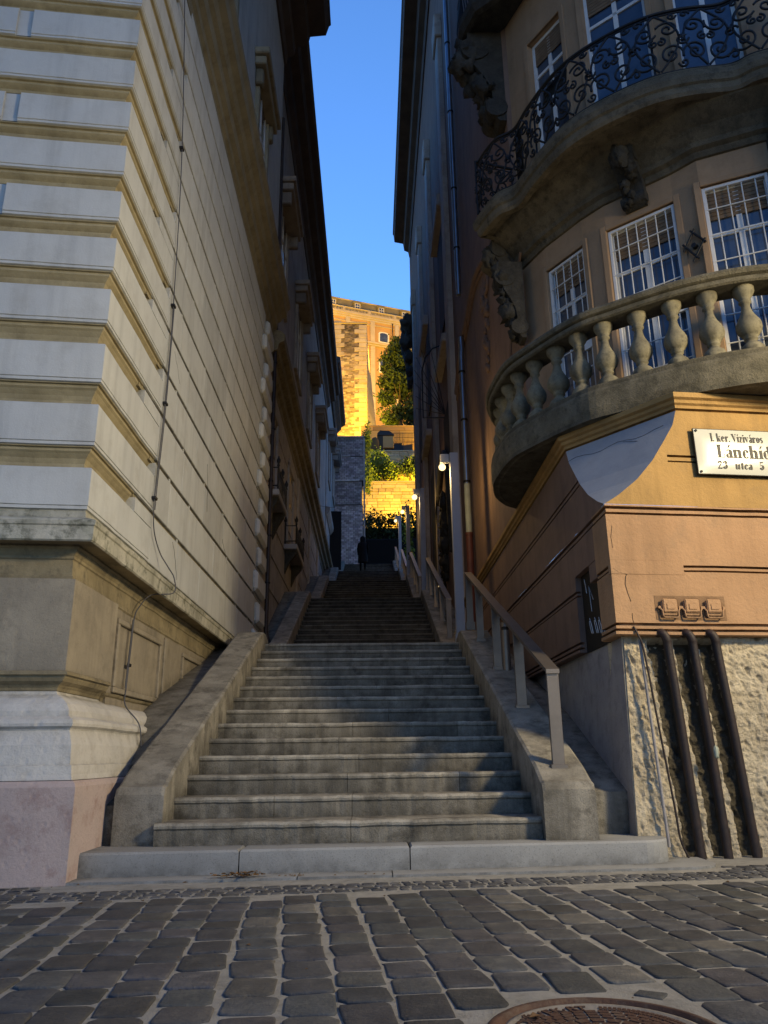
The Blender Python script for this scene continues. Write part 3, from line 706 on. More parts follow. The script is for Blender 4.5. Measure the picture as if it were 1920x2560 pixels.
g = MB(); g.bbox(-2.75, -.42, -.12, 1.3, 20.6, 20.7, .01, 1.3); g.bbox(-2.72, -1.3, -.06, .1, 19.3, 19.36, .01, 1.5); g.bbox(-2.72, -.75, -.12, .1, 17.58, 17.68, .01, 1.6); g.bbox(-2.6, -.9, -.08, .1, 15.98, 16.06, .01, .4)
g.build('coping', M_L3, BW)
g = MB(); g.box(-.46, -.36, 0, .6, 11.0, 20.6); g.build('edge_strip', M_L3, BW)

# ================================================================== RIGHT CORNER BUILDING
R1 = empty('corner_building', 'orange rendered corner building at the right with balconies over the street', 'building')
YR = 34.0
def FR(s, t=0): return fpt(RC, s, t)
PRs = [(RC[0], YR), RC]              # travel towards the street: outward is on the right
PR = [(RC[0], YR), RC, FR(9)]
# plaster band z 1.745..2.9 with grooves (outward d)
def groove(a, b, dep=.028):
    w = b-a; dep = .05; return [(0, a), (-dep, a+.001), (-dep, a+w*.30), (-.010, a+w*.32), (-.010, a+w*.68), (-dep, a+w*.70), (-dep, b-.001), (0, b)]
prof = [(-.5, 1.745), (.0, 1.745), (.012, 1.75), (.012, 1.775)]+[(-.04, 1.778), (-.04, 1.797), (.004, 1.799), (.004, 1.824), (-.04, 1.826), (-.04, 1.848), (0, 1.85)]+groove(2.296, 2.356)+groove(2.808, 2.885)+[(0, 2.9), (-.5, 2.9)]
lowp = [p for p in prof if p[1] <= 2.30]+[(-.5, 2.297)]
def rs(path, prof, name, m, tint=1., label=None, par=R1, caps=True):
    g = MB(); g.sweep(path, 1, prof, tint, caps, False, .004); return g.build(name, m, par, label)
# front (peach below 2.9)
def closed_front(pr): return pr
rs([(RC[0]+.0, 6.5+.0), FR(.001)], prof, 'corner_joint', M_PEACH) if False else None
rs([(RC[0], 6.93), RC, FR(9)], prof, 'lower_wall', M_PEACH)
g = MB()
p0, p1 = FR(.0), FR(.664)
def fbox(g, s0, s1, t0, t1, z0, z1, tint=1., b=0):
    M = Matrix(((FE[0], FN[0], 0, RC[0]), (FE[1], FN[1], 0, RC[1]), (0, 0, 1, 0), (0, 0, 0, 1)))
    (g.bbox(s0, s1, t0, t1, z0, z1, b, tint, M) if b else g.box(s0, s1, t0, t1, z0, z1, tint, M))
fbox(g, .0, .664, -.05, .003, 2.27, 2.39); g.build('smooth_corner_render', M_PEACH, R1)
# side wall low band with opening for the hatch (Y 6.93..7.68)
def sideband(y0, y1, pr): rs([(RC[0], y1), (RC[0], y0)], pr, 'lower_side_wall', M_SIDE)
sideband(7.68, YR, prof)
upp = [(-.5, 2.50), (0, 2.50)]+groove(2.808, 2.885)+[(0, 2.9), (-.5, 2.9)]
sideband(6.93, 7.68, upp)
g = MB(); g.bbox(RC[0]-.0+.003, RC[0]+.4, 6.93, 7.17, 2.33, 2.5, .004); g.build('hatch_step', M_SIDE, R1)
ht = MB(); ht.box(RC[0]+.06, RC[0]+.10, 6.93, 7.68, 1.74, 2.5)
h = ht.build('hatch', M_BLACK, R1, 'black metal hatch with scratched white graffiti')
g = MB()
def scrib(pts): g.tube([(RC[0]+.056, y, z) for y, z in pts], .0035, 5)
for a, b in ((7.0, 1.86), (7.12, 1.88), (7.25, 1.9), (7.42, 1.92)):
    scrib(crom([(a+.06, b+.13), (a, b+.02), (a+.03, b-.02), (a+.08, b+.1), (a+.02, b+.07), (a-.03, b-.03)], 4))
scrib([(7.3, 2.2), (7.42, 2.36), (7.38, 2.1)]); scrib([(7.5, 2.3), (7.55, 2.45)])
g.build('graffiti', M_WHITE, h)
# cement base on the alley side
g = MB(); g.add([(RC[0]+.005, 6.515, .1), (RC[0]+.005, 12.5, .1), (RC[0]+.075, 12.5, 1.745), (RC[0]+.075, 6.58, 1.745)], [(0, 1, 2, 3)]); g.build('side_base', M_CEM, R1)
# corner strip + rubble front
def batter(z): return -.02-.065*(z-.05)/1.7
CH = ((.415, .505), (.645, .73), (.855, .97))
def rubble(s0, s1, ds, dz, amp):
    g = MB(); ns = int((s1-s0)/ds); nz = int(1.80/dz); vs = []; fs = []; dp = []
    for j in range(nz+1):
        z = -.05+1.80*j/nz
        for i in range(ns+1):
            s = s0+(s1-s0)*i/ns; p = Vector((s*1.0, z*1.2, 3.1))
            n_ = noise.fractal(p*4.5, .8, 2.1, 5)*.45
            pk = noise.noise(Vector((s*15+z*9, (z*22-s*16)*.55, 7))); cut = -max(0, pk-.18)*1.5
            chip = noise.fractal(Vector((s*22, z*22, 3)), .8, 2.2, 3)*.35
            ss = amp*(n_+chip+cut)
            for q_ in range(3):
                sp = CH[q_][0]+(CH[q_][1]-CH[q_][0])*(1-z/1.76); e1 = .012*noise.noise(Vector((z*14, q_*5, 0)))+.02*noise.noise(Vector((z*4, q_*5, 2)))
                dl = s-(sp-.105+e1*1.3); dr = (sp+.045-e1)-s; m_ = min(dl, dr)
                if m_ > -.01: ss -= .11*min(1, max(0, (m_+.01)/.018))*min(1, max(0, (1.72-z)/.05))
            edge = min(1, (s-s0)/.05) if s0 < .1 else 1
            x, y = FR(s+max(0, 1-s/.3)*.07*max(0, z-.05)/1.7, batter(z)+ss*edge+.0); vs.append((x, y, z)); dp.append(ss)
    for j in range(nz):
        for i in range(ns): fs.append((j*(ns+1)+i, j*(ns+1)+i+1, (j+1)*(ns+1)+i+1, (j+1)*(ns+1)+i))
    g.add(vs, fs, 1., False); g.t = [.16 if dp[f[0]] < -.085 else .55 if dp[f[0]] < -.055 else 1-.3*max(0, min(1, -dp[f[0]]*25)) for f in fs]; return g  # tint darkens with depth, painting shadow into the pipe chases
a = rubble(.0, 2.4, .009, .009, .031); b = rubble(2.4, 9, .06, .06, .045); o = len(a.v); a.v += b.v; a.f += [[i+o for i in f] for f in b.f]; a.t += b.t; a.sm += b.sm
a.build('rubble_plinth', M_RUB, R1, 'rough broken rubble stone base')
g = MB(); fbox(g, .12, 9, -.5, -.2, -.05, 1.74); g.build('plinth_core', M_RUB, R1)
# wall 2.9..3.83 with the cut off corner
cz = [(0, 2.9), (.13, 2.98), (.33, 3.14), (.50, 3.33), (.636, 3.53), (.74, 3.69), (.787, 3.835)]
def cs(z):
    if z <= 2.9: return 0
    for (a, za), (b, zb_) in zip(cz, cz[1:]):
        if z <= zb_: return a+(b-a)*(z-za)/(zb_-za)
    return .787
def cyv(z): return 6.5+1.1*cs(z)/.787*(1 if z < 3.2 else 1)
zs_ = [2.9+.935*k/30 for k in range(31)]
gf, gs, gc = MB(), MB(), MB()
gz = [3.318, 3.332, 3.345, 3.372, 3.387]
def dgro(z, s, s0=.646): return (-.045 if (3.318 < z < 3.335 or 3.368 < z < 3.390) else 0) if s > s0 else 0
zs2 = sorted(set([round(z, 4) for z in zs_]+[3.317, 3.319, 3.334, 3.336, 3.367, 3.369, 3.389, 3.391]))
for za, zb_ in zip(zs2, zs2[1:]):
    zm = (za+zb_)/2
    sA, sB = cs(za), cs(zb_)
    for z_l, z_h in ((za, zb_),):
        st_ = max(.646, sA, sB)+.0
        if sA < .646 or sB < .646: gf.add([(*FR(sA), za), (*FR(.646 if sA < .646 else sA), za), (*FR(.646 if sB < .646 else sB), zb_), (*FR(sB), zb_)], [(0, 1, 2, 3)])
        d0, d1 = dgro(zm, 1), dgro(zm, 1)
        a0, b0 = max(.646, sA), max(.646, sB)
        gf.add([(*FR(a0, d0), za), (*FR(9, d0), za), (*FR(9, d0), zb_), (*FR(b0, d0), zb_)], [(0, 1, 2, 3)])
        yA, yB = cyv(za), cyv(zb_); X = RC[0]-d0*1.0
        gs.add([(X, yA, za), (X, YR, za), (X, YR, zb_), (X, yB, zb_)], [(0, 1, 2, 3)])
    nseg = 6
    for q in range(nseg):
        def pt(z, t):
            A = Vector((RC[0], cyv(z))); B = Vector(FR(cs(z))); p = A.lerp(B, t); return (p.x, p.y, z)
        gc.add([pt(za, q/nseg), pt(za, (q+1)/nseg), pt(zb_, (q+1)/nseg), pt(zb_, q/nseg)], [(0, 1, 2, 3)])
for z in (3.318, 3.335, 3.368, 3.390):
    s_ = cs(z)
    gs.add([(RC[0]-.001, cyv(z), z), (RC[0]-.001, YR, z), (RC[0]+.06, YR, z), (RC[0]+.06, cyv(z), z)], [(0, 1, 2, 3)])
    gf.add([(*FR(max(s_, .646)), z), (*FR(9), z), (*FR(9, -.06), z), (*FR(max(s_, .646), -.06), z)], [(0, 1, 2, 3)])
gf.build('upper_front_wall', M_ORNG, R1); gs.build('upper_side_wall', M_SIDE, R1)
gc.build('cut_corner', M_BLUEG, R1, 'smooth grey blue cut off corner surface')
# moulding following the cut corner
CP = [(RC[0], YR), (RC[0], 7.60), FR(.787), FR(9)]
rs(CP, [(-.3, 3.835), (-.002, 3.835), (-.022, 3.838), (-.022, 3.85), (.012, 3.856), (.016, 3.885), (.04, 3.90), (.045, 3.93), (.075, 3.945), (.08, 3.99), (-.3, 4.0)], 'moulding', M_ORNG)

# --- street level balcony (first floor)
B1 = [(2.06, 10.15), (1.90, 10.02), (1.79, 9.90), (1.62, 9.57), (1.525, 9.11), (1.53, 8.73), (1.60, 8.20), (1.79, 7.80), (2.15, 7.21), (2.46, 6.95), (2.88, 6.64), (3.21, 6.46), (3.60, 6.32), (4.1, 6.26), (4.7, 6.27), (5.6, 6.35)]
B1c = [(p.x, p.y) for p in crom([(*p, 0) for p in B1], 5)]
bal1 = MB()
WALL = [(2.08, 9.6), (2.12, 9.2), (2.32, 8.72), (2.65, 8.17), (2.86, 7.90), (3.48, 7.37), (3.69, 7.14), (4.32, 6.86), (4.6, 6.80), (5.4, 6.72), (6.5, 6.78), (9, 7.05)]
b1 = MB(); b1.prism(B1c+[(5.6, 7.2), (4.3, 7.2), (3.2, 8.0), (2.4, 9.0), (2.2, 10.15)], 3.995, 4.33, .8); 
BAL1 = empty('balcony', None, None); BAL1.parent = R1; BAL1['label'] = 'curved stone balcony with bulbous balusters'
b1.sweep(B1c, 1, [(-.08, 3.99), (-.03, 4.0), (.0, 4.04), (.012, 4.1), (.012, 4.27), (-.0, 4.30), (-.012, 4.31), (-.012, 4.355), (-.03, 4.362), (-.34, 4.362)], 1.)
b1.build('slab', M_BALC, BAL1)
g = MB(); g.sweep(B1c, 1, [(-.30, 5.06), (-.02, 5.06), (.0, 5.075), (.005, 5.11), (-.015, 5.125), (.02, 5.14), (.035, 5.17), (.025, 5.20), (-.04, 5.22), (-.26, 5.22), (-.31, 5.19), (-.33, 5.15), (-.30, 5.12)], 1.); g.build('top_rail', M_BALC, BAL1)
# balusters at even arc spacing
def arc(path, step, off0):
    out = []; acc = -off0
    for a, b in zip(path, path[1:]):
        A, B = Vector(a), Vector(b); L = (B-A).length
        while acc+L >= step or False:
            t = (step-acc)/L
            if t < 0: acc -= step; continue
            A = A+(B-A)*t; L -= (step-acc); acc = 0; d = (B-A).normalized() if L > 1e-6 else (Vector(b)-Vector(a)).normalized(); out.append((A.copy(), d))
        acc += L
    return out
bp = [(.001, 0), (.115, 0), (.118, .012), (.112, .045), (.095, .08), (.068, .105), (.05, .125), (.048, .14), (.062, .152), (.062, .164), (.052, .172), (.078, .195), (.108, .235), (.118, .275), (.116, .31), (.100, .35), (.074, .395), (.054, .44), (.042, .49), (.040, .53), (.058, .548), (.058, .56), (.048, .57), (.062, .60), (.085, .632), (.098, .66), (.10, .71), (.001, .71)]
gb = MB(); gb.lathe(bp[1:-1], (0, 0, 0), 20); bob = None
for p, d in arc(B1c, .352, .02):
    n_ = Vector((d.y, -d.x)); c = p-n_*.15
    if bob is None: bob = gb.build('baluster', M_BALU, BAL1); q = bob
    else: q = bob.copy(); col.objects.link(q); q.parent = BAL1
    q.location = (c.x+uni(-.006, .006), c.y+uni(-.006, .006), 4.358); q.scale = (uni(.96, 1.04),)*2+(1,); q.rotation_euler = (0, 0, rnd()*6)

# --- bay walls upstairs
def wseg(g, path, z0, z1, tint=1., th=.22):
    for a, b in zip(path, path[1:]):
        A, B = Vector(a), Vector(b); d = (B-A).normalized(); n_ = Vector((d.y, -d.x)); C, D = A-n_*th, B-n_*th
        g.add([(A.x, A.y, z0), (B.x, B.y, z0), (B.x, B.y, z1), (A.x, A.y, z1), (C.x, C.y, z0), (D.x, D.y, z0), (D.x, D.y, z1), (C.x, C.y, z1)],
              [(0, 1, 2, 3), (4, 5, 6, 7), (0, 1, 5, 4), (3, 2, 6, 7), (0, 4, 7, 3), (1, 5, 6, 2)], tint)
side = [(2.06, YR), (2.06, 10.2), (2.08, 9.6), (2.12, 9.2)]
OP = [((2.32, 8.72), (2.65, 8.17)), ((2.86, 7.90), (3.48, 7.37)), ((3.69, 7.14), (4.32, 6.86)), ((4.75, 6.78), (5.4, 6.74))]
piers = [[(2.12, 9.2), (2.32, 8.72)], [(2.65, 8.17), (2.86, 7.90)], [(3.48, 7.37), (3.69, 7.14)], [(4.32, 6.86), (4.55, 6.80), (4.75, 6.78)], [(5.4, 6.74), (6.5, 6.78), (9, 7.05)]]
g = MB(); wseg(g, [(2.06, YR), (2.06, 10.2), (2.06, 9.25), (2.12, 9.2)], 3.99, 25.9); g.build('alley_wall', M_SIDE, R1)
g = MB()
for p in piers: wseg(g, p, 4.0, 25)
for a, b in OP:
    for z0, z1 in ((4.0, 4.36), (6.8, 7.95), (10.6, 11.6), (14.2, 25)): wseg(g, [a, b], z0, z1)
g.build('bay_wall', M_BAYW, R1)
def window(a, b, z0, z1, grille, label=None, blind=True):
    w = empty('window', None, None); w.parent = R1
    for kk in list(w.keys()): del w[kk]
    if label: w['label'] = label
    A, B = Vector(a), Vector(b); d = (B-A).normalized(); n_ = Vector((d.y, -d.x)); W = (B-A).length
    M = Matrix(((d.x, n_.x, 0, A.x), (d.y, n_.y, 0, A.y), (0, 0, 1, 0), (0, 0, 0, 1)))
    def bx(g, s0, s1, t0, t1, za, zb_, bv=.003): g.bbox(s0, s1, t0, t1, za, zb_, bv, 1., M)
    g = MB(); f = .055
    bx(g, 0, f, -.14, -.07, z0, z1); bx(g, W-f, W, -.14, -.07, z0, z1); bx(g, f, W-f, -.14, -.07, z1-f, z1); bx(g, f, W-f, -.14, -.07, z0, z0+.08)
    bx(g, W/2-.03, W/2+.03, -.13, -.08, z0+.08, z1-f); bx(g, f, W-f, -.13, -.08, z1-.62, z1-.57)
    g.build('frame', M_WHITE, w)
    g = MB(); g.box(f, W-f, -.105, -.10, z0+.08, z1-f, 1., M); g.build('pane', M_GLASS, w)
    if blind:
        g = MB()
        for k in range(7): bx(g, f, W-f, -.092, -.078, z1-f-.05*(k+1)+.004, z1-f-.05*k)
        g.build('blind', M_WOOD, w)
    # render surround reveal line
    if grille:
        g = MB(); r = .0075; t = -.03
        for fr_ in ((0.01, 0.045, z0+.01, z1-.01), (W-.045, W-.01, z0+.01, z1-.01), (.045, W-.045, z1-.045, z1-.01), (.045, W-.045, z0+.01, z0+.045)): bx(g, fr_[0], fr_[1], t-.02, t+.015, fr_[2], fr_[3])
        n = max(4, int(W/.115))
        for k in range(1, n): s = W*k/n; g.tube([M @ Vector((s, t, z0+.02)), M @ Vector((s, t, z1-.02))], r, 6)
        z = z1-.30; k = 0
        while z > z0+.1:
            g.tube([M @ Vector((.02, t+.012, z)), M @ Vector((W-.02, t+.012, z))], r, 6); z -= .33; k += 1
        bx(g, W-.14, W-.01, t-.01, t+.03, z0+1.05, z0+1.25)
        g.build('grille', M_WHITE, w)
    return w
wl = ['narrow barred balcony window nearest the alley', 'middle barred balcony door with a lock plate', 'right hand barred balcony window', None]
for i, (a, b) in enumerate(OP):
    window(a, b, 4.36, 6.8, True, wl[i]); window(a, b, 7.95, 10.6, False); window(a, b, 11.6, 14.2, False)
g = MB()   # window surrounds (thin raised band around openings)
for a, b in OP:
    A, B = Vector(a), Vector(b); d = (B-A).normalized(); n_ = Vector((d.y, -d.x)); W = (B-A).length
    M = Matrix(((d.x, n_.x, 0, A.x), (d.y, n_.y, 0, A.y), (0, 0, 1, 0), (0, 0, 0, 1)))
    for z0, z1 in ((4.36, 6.8), (7.95, 10.6)):
        g.bbox(-.07, -.0, -.02, .022, z0, z1+.07, .006, .95, M); g.bbox(W, W+.07, -.02, .022, z0, z1+.07, .006, .95, M); g.bbox(-.0, W, -.02, .022, z1, z1+.07, .006, .95, M)
g.build('window_surrounds', M_BAYW, R1)
# dark interior behind the bay
g = MB(); wseg(g, [(2.75, 9.2), (3.2, 8.5), (4.0, 7.9), (5.8, 7.4)], 4.0, 15, 1., .05); g.build('curtains', M_CURT, R1)

# --- second floor balcony with iron scrollwork
B2 = [(2.06, 9.25), (1.80, 9.18), (1.50, 9.09), (1.60, 8.80), (1.72, 8.58), (1.92, 8.42), (2.03, 8.07), (2.22, 7.60), (2.44, 7.27), (2.78, 6.97), (3.15, 6.74), (3.54, 6.62), (3.95, 6.56), (4.15, 6.42), (4.6, 6.30), (5.4, 6.28)]
B2c = [B2[0], B2[1]]+[(p.x, p.y) for p in crom([(*p, 0) for p in B2[2:]], 5)]
BAL2 = empty('balcony', None, None); BAL2.parent = R1; BAL2['label'] = 'upper balcony with black wrought iron scroll railing'
g = MB(); g.prism(B2c+[(5.4, 7.0), (4.3, 7.0), (3.2, 7.8), (2.4, 8.8), (2.2, 9.25)], 7.64, 7.93, .9)
g.sweep(B2c, 1, [(-.10, 7.60), (-.02, 7.60), (.0, 7.64), (.005, 7.71), (.03, 7.73), (.045, 7.80), (.04, 7.87), (.0, 7.90), (-.01, 7.95), (-.3, 7.952)], 1.)
# coved underside
g.sweep([(2.06, 9.9), (2.12, 9.2), (2.32, 8.72), (2.65, 8.17), (2.86, 7.90), (3.48, 7.37), (3.69, 7.14), (4.32, 6.86), (5.4, 6.74)], 1, [(-.05, 7.15), (.03, 7.17), (.05, 7.24), (.10, 7.27), (.11, 7.33), (.2, 7.45), (.38, 7.58), (.42, 7.64), (-.05, 7.64)], .85)
g.build('slab', M_DKBR, BAL2)
# railing in (u, v) mapped on the path
cum = [0]
for a, b in zip(B2c, B2c[1:]): cum.append(cum[-1]+(Vector(b)-Vector(a)).length)
def onp(u, v, off=-.05):
    u = max(0, min(u, cum[-1]-1e-4))
    for i in range(len(cum)-1):
        if u <= cum[i+1]:
            t = (u-cum[i])/(cum[i+1]-cum[i]); A, B = Vector(B2c[i]), Vector(B2c[i+1]); d = (B-A).normalized(); n_ = Vector((d.y, -d.x))
            bulge = .05*math.sin(max(0, min(1, v/.9))*PI)
            p = A.lerp(B, t)+n_*(off+bulge); return (p.x, p.y, 7.95+v)
g = MB()
def curve2(pts, r=.0135): g.tube([onp(u, v) for u, v in pts], r, 5)
def spiral(cu, cv, r0, turns, a0, sgn, n=26):
    return [(cu+r0*(1-.86*(k/n)**.8)*math.cos(a0+sgn*2*PI*turns*k/n), cv+r0*(1-.86*(k/n)**.8)*math.sin(a0+sgn*2*PI*turns*k/n)) for k in range(n+1)]
H2 = .90; Lt = cum[-1]
N_ = 220; curve2([(Lt*k/N_, H2) for k in range(N_+1)], .022); curve2([(Lt*k/N_, H2-.05) for k in range(N_+1)], .01); curve2([(Lt*k/N_, .035) for k in range(N_+1)], .012)
u = .02; k = 0
while u < Lt-.3:
    w = .52
    f = 1 if k % 2 == 0 else -1
    c0 = u+w/2
    # big C scrolls top and bottom joined by an S
    for sx in (-1, 1):
        curve2(spiral(c0+sx*.13, .24, .14, 1.6, PI/2*(1+sx)+.3*sx, sx*f)); curve2(spiral(c0+sx*.135, .60, .13, 1.5, -PI/2*(1-sx)-.4, -sx*f))
        curve2([(c0+sx*(.25-.25*math.sin(PI*q/14)*.9), .06+.8*q/14) for q in range(15)])
        curve2(spiral(c0+sx*.22, .43, .06, 1.3, PI/2, sx)); curve2(spiral(c0+sx*.07, .80, .055, 1.2, 0, sx))
    curve2(spiral(c0, .42, .075, 1.4, 0, f)); curve2(spiral(c0+.0, .12, .06, 1.2, PI, -f))
    for q in range(5):       # leaf rosette
        a_ = 2*PI*q/5; g.tube([onp(c0, .44, -.03), onp(c0+.05*math.cos(a_), .44+.05*math.sin(a_), -.02)], [.02, .004], 5)
    u += w; k += 1
for u in (cum[2]+.0, .02, 1.9, 3.6, 4.9): g.tube([onp(u, 0), onp(u, H2)], .014, 5)
g.build('railing', M_IRON, BAL2)
g = MB()
for ua, ub, va, vb in ((1.38, 1.50, .02, .86), (2.1, 2.55, .60, .86)):
    g = MB()
    n = 8; vs = []
    for j in range(2):
        for i in range(n+1): vs.append(onp(ua+(ub-ua)*i/n, (va, vb)[j], -.09))
    g.add(vs, [(i, i+1, n+2+i, n+1+i) for i in range(n)]); g.build('flower_box', M_BLACK, BAL2)
# corbels
def blob(g, c, r, n=10, tint=1., amp=.35, sz=(1, 1, 1), seed=0):
    vs = []; m_ = n
    for i in range(n+1):
        for j in range(2*m_):
            th = PI*i/n; p_ = PI*j/m_; v = Vector((math.sin(th)*math.cos(p_), math.sin(th)*math.sin(p_), math.cos(th)))
            k = 1+amp*noise.fractal(v*2.2+Vector((seed, seed*.7, 0)), 1, 2, 3); vs.append((c[0]+v.x*r*k*sz[0], c[1]+v.y*r*k*sz[1], c[2]+v.z*r*k*sz[2]))
    g.add(vs, [(i*2*m_+j, i*2*m_+(j+1) % (2*m_), (i+1)*2*m_+(j+1) % (2*m_), (i+1)*2*m_+j) for i in range(n) for j in range(2*m_)], tint, True)
def corbel(base, nrm, ztop, depth, height, width, label, par, seed=0, m=M_DKST, head=True):
    o = empty('corbel', None, None); o.parent = par; o['label'] = label
    n_ = Vector(nrm).normalized(); t_ = Vector((-n_.y, n_.x)); A = Vector(base)
    M = Matrix(((n_.x, t_.x, 0, A.x), (n_.y, t_.y, 0, A.y), (0, 0, 1, ztop), (0, 0, 0, 1)))
    g = MB()
    prof = [(0, 0), (depth, 0), (depth, -.12*height), (depth*.93, -.2*height), (depth*.97, -.28*height), (depth*.85, -.38*height), (depth*.6, -.5*height), (depth*.42, -.62*height), (depth*.36, -.74*height), (depth*.42, -.84*height), (depth*.38, -.93*height), (depth*.2, -height), (0, -height)]
    g.extr([M @ Vector((x, -width/2, z)) for x, z in prof], (M.to_3x3() @ Vector((0, width, 0))))
    g.tube([M @ Vector((depth*.8, -width*.56, -.2*height)), M @ Vector((depth*.8, width*.56, -.2*height))], .16*height*.8, 12)
    g.tube([M @ Vector((depth*.28, -width*.56, -.86*height)), M @ Vector((depth*.28, width*.56, -.86*height))], .1*height, 12)
    g.build('scroll', m, o)
    g = MB()
    for q in range(10):
        f = q/9; x = depth*(1.0-.62*f); z = -height*(.1+.8*f)
        blob(g, M @ Vector((x, uni(-.25, .25)*width, z)), uni(.05, .085)*height/.8, 7, 1., .8, seed=seed+q)
    if head: blob(g, M @ Vector((depth*.98, 0, -.25*height)), .15*height, 12, 1.3, .5, (1, .9, 1.15), seed+3)
    g.build('carved_leaves', m, o, None); return o
corbel((3.20, 7.68), (-.65, -.76), 7.62, .40, .72, .26, 'carved stone corbel between two windows', R1, 1)
corbel((2.10, 9.35), (-1, -.15), 7.62, .42, .8, .26, 'carved head corbel under the left end of the upper balcony', R1, 5)
corbel((2.06, 9.1), (-1, 0), 7.15, .30, 1.15, .22, 'curling stone bracket on the alley wall', R1, 9, M_DKST, False)
corbel((4.55, 6.85), (0, -1), 7.62, .5, 1.2, .4, 'dark carved corbel at the right edge', R1, 12)
# top balcony at the upper floor over the alley corner
BAL3 = empty('balcony', None, None); BAL3.parent = R1; BAL3['label'] = 'highest balcony, a dark corner at the top of the picture'
B3 = [(2.06, 9.9), (1.48, 9.9), (1.48, 9.3), (1.62, 8.9), (1.98, 8.6), (2.1, 8.1), (2.3, 7.7), (2.8, 7.3), (3.5, 6.9), (4.6, 6.6)]
g = MB(); g.prism(B3+[(4.6, 7.2), (3.0, 8.0), (2.4, 9.0), (2.2, 9.9)], 11.5, 11.75); g.sweep(B3, 1, [(-.08, 11.46), (0, 11.48), (.05, 11.6), (.05, 11.75), (-.1, 11.78)]); g.build('slab', M_DKST, BAL3)
g = MB()
for k in range(26):
    p = Vector(B3[1]).lerp(Vector(B3[2]), k/8) if k < 9 else Vector(B3[2]).lerp(Vector(B3[3]), (k-9)/6) if k < 15 else Vector(B3[3]).lerp(Vector(B3[4]), (k-15)/6)
    if k > 20: break
    g.tube([(p.x+.04, p.y+.03, 11.75), (p.x, p.y, 12.2), (p.x+.04, p.y+.03, 12.7)], .012, 5)
g.tube([(x+.04, y, 12.7) for x, y in B3[1:6]], .02, 6); g.build('railing', M_IRON, BAL3)
corbel((2.06, 9.45), (-1, 0), 11.48, .52, 1.7, .4, 'dark carved corbel high on the alley wall', R1, 21)
# swooping moulding and cartouche on the alley wall
g = MB()
sp = [(16.6, 8.9), (16.0, 9.26), (15.2, 9.45), (14.2, 9.50), (13.3, 9.60), (12.4, 9.42), (11.4, 8.94), (10.7, 8.2), (10.2, 7.9)]
g.tube([(2.05, p.x, p.y) for p in crom([(*p, 0) for p in sp], 6)], .07, 8); g.tube([(2.05, p.x, p.y-.16) for p in crom([(*p, 0) for p in sp], 6)], .035, 8)
for y0, z0, r, sg in ((12.3, 8.55, .2, 1), (11.7, 8.65, .2, -1)):
    g.tube([(2.04, y0+r*(1-.8*k/20)*math.cos(sg*2.6*PI*k/20), z0+r*(1-.8*k/20)*math.sin(sg*2.6*PI*k/20)) for k in range(21)], .035, 6)
for k in range(22): blob(g, (2.05, 12.0+uni(-.35, .35)*(1-k/30), 8.5-k*.065), uni(.05, .1), 6, 1., .6, (.7, 1, 1), k)
for a_ in (1, -1): g.tube([(2.055, p.x, p.y) for p in crom([(10.6+a_*.5, 5.4, 0), (10.2, 6.2, 0), (9.7, 6.9, 0), (9.0, 7.3, 0)], 5)], .02, 5)
g.build('stucco_ornament', M_SIDE, R1, 'swept moulding with a scrolled stucco cartouche')
# pilasters, windows and cornice on the far part of the alley wall
g = MB()
for y in (16.8, 21.5, 26, 30.4): g.bbox(1.93, 2.1, y, y+.7, 3.4, 20.5, .02, 1.05); g.bbox(1.86, 2.1, y-.08, y+.78, 20.0, 20.8, .03)
for y in (17.8, 24.0): g.bbox(1.86, 2.1, y, y+2.4, 15.2, 15.6, .03); g.bbox(1.86, 2.1, y, y+2.4, 11.0, 11.25, .03)
g.build('pilasters', M_L2, R1)
for y in (18.1, 23.1, 27.6): 
    w = empty('window', None, None); w.parent = R1
    for kk in list(w.keys()): del w[kk]
    g = MB(); g.box(2.02, 2.07, y, y+1.6, 12.0, 15.0); g.build('pane', M_ROOM, w); g = MB(); g.box(2.02, 2.07, y, y+1.6, 6.6, 9.6); g.build('pane', M_ROOM, w)
g = MB()
for k, (dx, z, r) in enumerate(((.35, 20.0, .35), (.3, 19.2, .26), (.25, 21.0, .4), (.22, 18.4, .2), (.18, 17.9, .16))): blob(g, (2.06-dx*.6, 33.6, z), r, 8, 1., .6, (1, 1, 1.2), k+40)
g.tube([(1.72, 33.8, 20.9), (1.60, 33.8, 20.2), (1.66, 33.8, 19.5), (1.85, 33.8, 18.8), (1.93, 33.8, 17.6)], .12, 8)
g.build('gable_scroll', M_DKST, R1)
g = MB(); g.sweep([(RC[0], 33.35), (RC[0], 8.6), (2.8, 7.6), (4.5, 6.8), (9, 7)], 1, [(-.3, 24.6), (.05, 24.6), (.1, 24.9), (.3, 25.0), (.35, 25.4), (.78, 25.5), (.82, 25.9), (.86, 25.95), (.86, 26.1), (.6, 26.3), (-.3, 26.6)]); g.build('roof_cornice', M_EAVE, R1)
# portal ornament near the lamp posts: dark carved trophy
g = MB()
for k in range(16): blob(g, (2.0, 20.5+uni(-.5, .5), 7.6-k*.16), uni(.1, .22), 7, 1., .7, (.7, 1, 1.2), k+60)
g.tube([(1.98, p.x, p.y) for p in crom([(22.6, 5.6, 0), (22.2, 7.0, 0), (21.0, 8.2, 0), (19.6, 8.6, 0), (18.6, 7.6, 0), (18.2, 5.5, 0)], 6)], .09, 8)
g.build('carved_trophy', M_DKST, R1, 'dark carved trophy ornament beside the second lamp')

